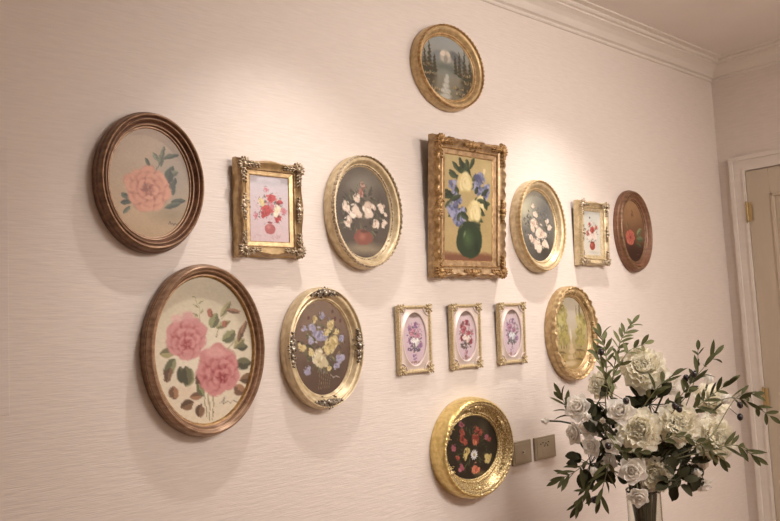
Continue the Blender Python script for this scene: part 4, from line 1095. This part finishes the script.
# broad dark leaves
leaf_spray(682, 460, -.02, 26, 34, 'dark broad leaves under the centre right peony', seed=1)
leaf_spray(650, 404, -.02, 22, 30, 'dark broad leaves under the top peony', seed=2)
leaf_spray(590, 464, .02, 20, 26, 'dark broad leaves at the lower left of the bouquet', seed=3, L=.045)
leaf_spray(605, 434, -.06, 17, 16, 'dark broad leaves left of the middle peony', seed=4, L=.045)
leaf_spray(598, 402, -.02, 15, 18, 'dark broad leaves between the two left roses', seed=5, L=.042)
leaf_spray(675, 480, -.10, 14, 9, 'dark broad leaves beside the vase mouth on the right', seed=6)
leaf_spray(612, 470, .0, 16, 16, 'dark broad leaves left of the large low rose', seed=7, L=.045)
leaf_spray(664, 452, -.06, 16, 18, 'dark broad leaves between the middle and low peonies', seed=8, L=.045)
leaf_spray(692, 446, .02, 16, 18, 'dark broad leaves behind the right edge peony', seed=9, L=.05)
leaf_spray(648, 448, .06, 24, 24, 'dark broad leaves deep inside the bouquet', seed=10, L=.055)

# vase (glass cylinder with thick foot, water not filled to the top)
TAB = 0.42
def lathe(prof, N=48):
    V, Fc = [], []; n = len(prof)
    for k in range(N):
        a = 2 * PI * k / N
        for r, z in prof: V.append((r * math.cos(a), r * math.sin(a), z))
    for k in range(N):
        k2 = (k + 1) % N
        for j in range(n - 1): Fc.append((k * n + j, k2 * n + j, k2 * n + j + 1, k * n + j + 1))
    return V, Fc
vh = VM.z - TAB
V, Fc = lathe([(0, 0), (.050, 0), (.053, .004), (.055, .05), (.056, vh - .01), (.0575, vh - .002), (.056, vh), (.054, vh - .003), (.0525, vh - .01), (.0515, .05), (.049, .022), (0, .020)])
vase = mesh_obj('glass_vase', V, Fc, M['glass'], None, True); vase.location = (VM.x, VM.y, TAB)
props(vase, 'tall clear glass vase full of dark stems under the flowers', 'vase')
# console table under the picture's lower edge
tb = empty('console_table', (2.25, WY - .24, 0)); props(tb, 'low dark wooden console table carrying the glass vase', 'table')
TM = M['brown']
box_obj('tabletop', (-.75, .75, -.46, .22, TAB - .03, TAB - .0005), TM, tb, .004)
box_obj('apron', (-.70, .70, -.42, .18, TAB - .11, TAB - .031), TM, tb, .003)
for sx in (-1, 1):
    for yy in (-.40, .16):
        box_obj('leg', (sx * .68 - .025, sx * .68 + .025, yy - .025, yy + .025, 0, TAB - .111), TM, tb, .003)

# ------------------------------------------------------------------ lights
def lamp_mat():
    m = bpy.data.materials.new('lamp_glow'); m.use_nodes = True
    b = m.node_tree.nodes['Principled BSDF']; b.inputs['Emission Color'].default_value = (1, .82, .62, 1); b.inputs['Emission Strength'].default_value = 6
    return m
M['glow'] = lamp_mat()
WARM = (1.0, .935, .88)
def downlight(x, off, label, energy, target, size, blend=.7, rad=.022):
    root = empty('downlight', (x, WY - off, CEIL)); props(root, label, 'ceiling light', 'recessed ceiling downlights')
    V, Fc = lathe([(.030, -.002), (.032, -.006), (.046, -.006), (.048, -.0005)], 32); mesh_obj('trim_ring', V, Fc, M['trim'], root)
    V, Fc = lathe([(0, -.0015), (.029, -.0015)], 24); mesh_obj('lens', V, Fc, M['glow'], root)
    ld = bpy.data.lights.new('spot', 'SPOT'); ld.energy = energy; ld.color = WARM; ld.shadow_soft_size = rad; ld.spot_size = R(size); ld.spot_blend = blend
    lo = bpy.data.objects.new('spot_lamp', ld); link(lo); lo.location = (x, WY - off, CEIL - .035)
    d = Vector(target) - lo.location; lo.rotation_euler = d.to_track_quat('-Z', 'Y').to_euler()
LZ = CAMZ
downlight(.98 * S, .50, 'recessed ceiling downlight above the pink rose picture', 52, (.98 * S, WY - .24, .10), 86, 1.0)
downlight(1.97 * S, .50, 'recessed ceiling downlight above the small gold frames', 72, (1.97 * S, WY - .26, .10), 86, 1.0)
def fill(x, y, e, sz, label):  # unseen ceiling panel, added for soft fill and bounce
    root = empty('added_fill_panel', (x, y, CEIL)); props(root, label, 'ceiling light')
    box_obj('housing', (-sz / 2 - .01, sz / 2 + .01, -sz / 2 - .01, sz / 2 + .01, -.03, -.0005), M['trim'], root, .003)
    box_obj('diffuser', (-sz / 2, sz / 2, -sz / 2, sz / 2, -.034, -.0305), M['glow'], root)
    ld = bpy.data.lights.new('area', 'AREA'); ld.energy = e; ld.color = WARM; ld.size = sz
    lo = bpy.data.objects.new('added_panel_lamp', ld); link(lo); lo.location = (x, y, CEIL - .04)
fill(2.5, -1.3, 45, .5, 'square ceiling panel added out of view as fill light')
def fill_spot(x, y, z, target, e, size, label):  # unseen spotlight, added to brighten the picture wall broadly
    root = empty('added_fill_spot', (x, y, CEIL)); props(root, label, 'ceiling light')
    h = CEIL - z
    V, Fc = tube([(0, 0, -.0005), (0, 0, -h + .10)], .008, 10); mb = MB(); mb.add(V, Fc); mb.build('rod', M['trim'], root, False)
    d = (Vector(target) - Vector((x, y, z))).normalized()
    q = d.to_track_quat('-Z', 'Y').to_matrix()
    V, Fc = lathe([(0, .11), (.06, .105), (.09, .08), (.10, 0), (.097, 0), (.088, .02), (0, .025)], 32)
    mesh_obj('lamp_housing', [q @ Vector(v) + Vector((0, 0, -h)) for v in V], Fc, M['trim'], root)
    V, Fc = lathe([(0, .018), (.088, .018)], 32)
    mesh_obj('lens', [q @ Vector(v) + Vector((0, 0, -h)) for v in V], Fc, M['glow'], root)
    ld = bpy.data.lights.new('spot', 'SPOT'); ld.energy = e; ld.color = WARM; ld.shadow_soft_size = .28; ld.spot_size = R(size); ld.spot_blend = 1.0
    lo = bpy.data.objects.new('added_spot_lamp', ld); link(lo); lo.location = Vector((x, y, z)) + d * .05; lo.rotation_euler = d.to_track_quat('-Z', 'Y').to_euler()
fill_spot(1.9, -.7, 2.42, (2.25, WY, 1.65), 145, 84, 'white spotlight added out of view to brighten the picture wall')
def fill_globe(x, y, z, e, label):  # unseen hanging globe, added to lift the ceiling and upper walls
    root = empty('added_fill_globe', (x, y, CEIL)); props(root, label, 'lamp'); h = CEIL - z
    V, Fc = lathe([(0, -.0005), (.05, -.0005), (.05, -.02), (0, -.022)], 24); mesh_obj('canopy', V, Fc, M['brass'], root)
    V, Fc = tube([(0, 0, -.02), (0, 0, -h + .13)], .004, 8); mesh_obj('cord', V, Fc, M['brass'], root)
    mb = MB(); mb.ball((0, 0, -h), .13, .13, .13, None, 32, 20); mb.build('globe', M['glow'], root)
    ld = bpy.data.lights.new('added_globe_light', 'POINT'); ld.energy = e; ld.color = WARM; ld.shadow_soft_size = .16
    lo = bpy.data.objects.new('added_globe_lamp', ld); link(lo); lo.location = (x, y, z)
fill_globe(3.1, -.8, 2.15, 108, 'round white hanging globe added out of view as fill light')
w = bpy.data.worlds.new('world'); scene.world = w; w.use_nodes = True
w.node_tree.nodes['Background'].inputs[0].default_value = (.9, .75, .62, 1); w.node_tree.nodes['Background'].inputs[1].default_value = .15

scene.view_settings.view_transform = 'Standard'; scene.view_settings.look = 'None'
scene.view_settings.exposure = -0.09; scene.view_settings.gamma = 1.0; scene.view_settings.use_curve_mapping = False
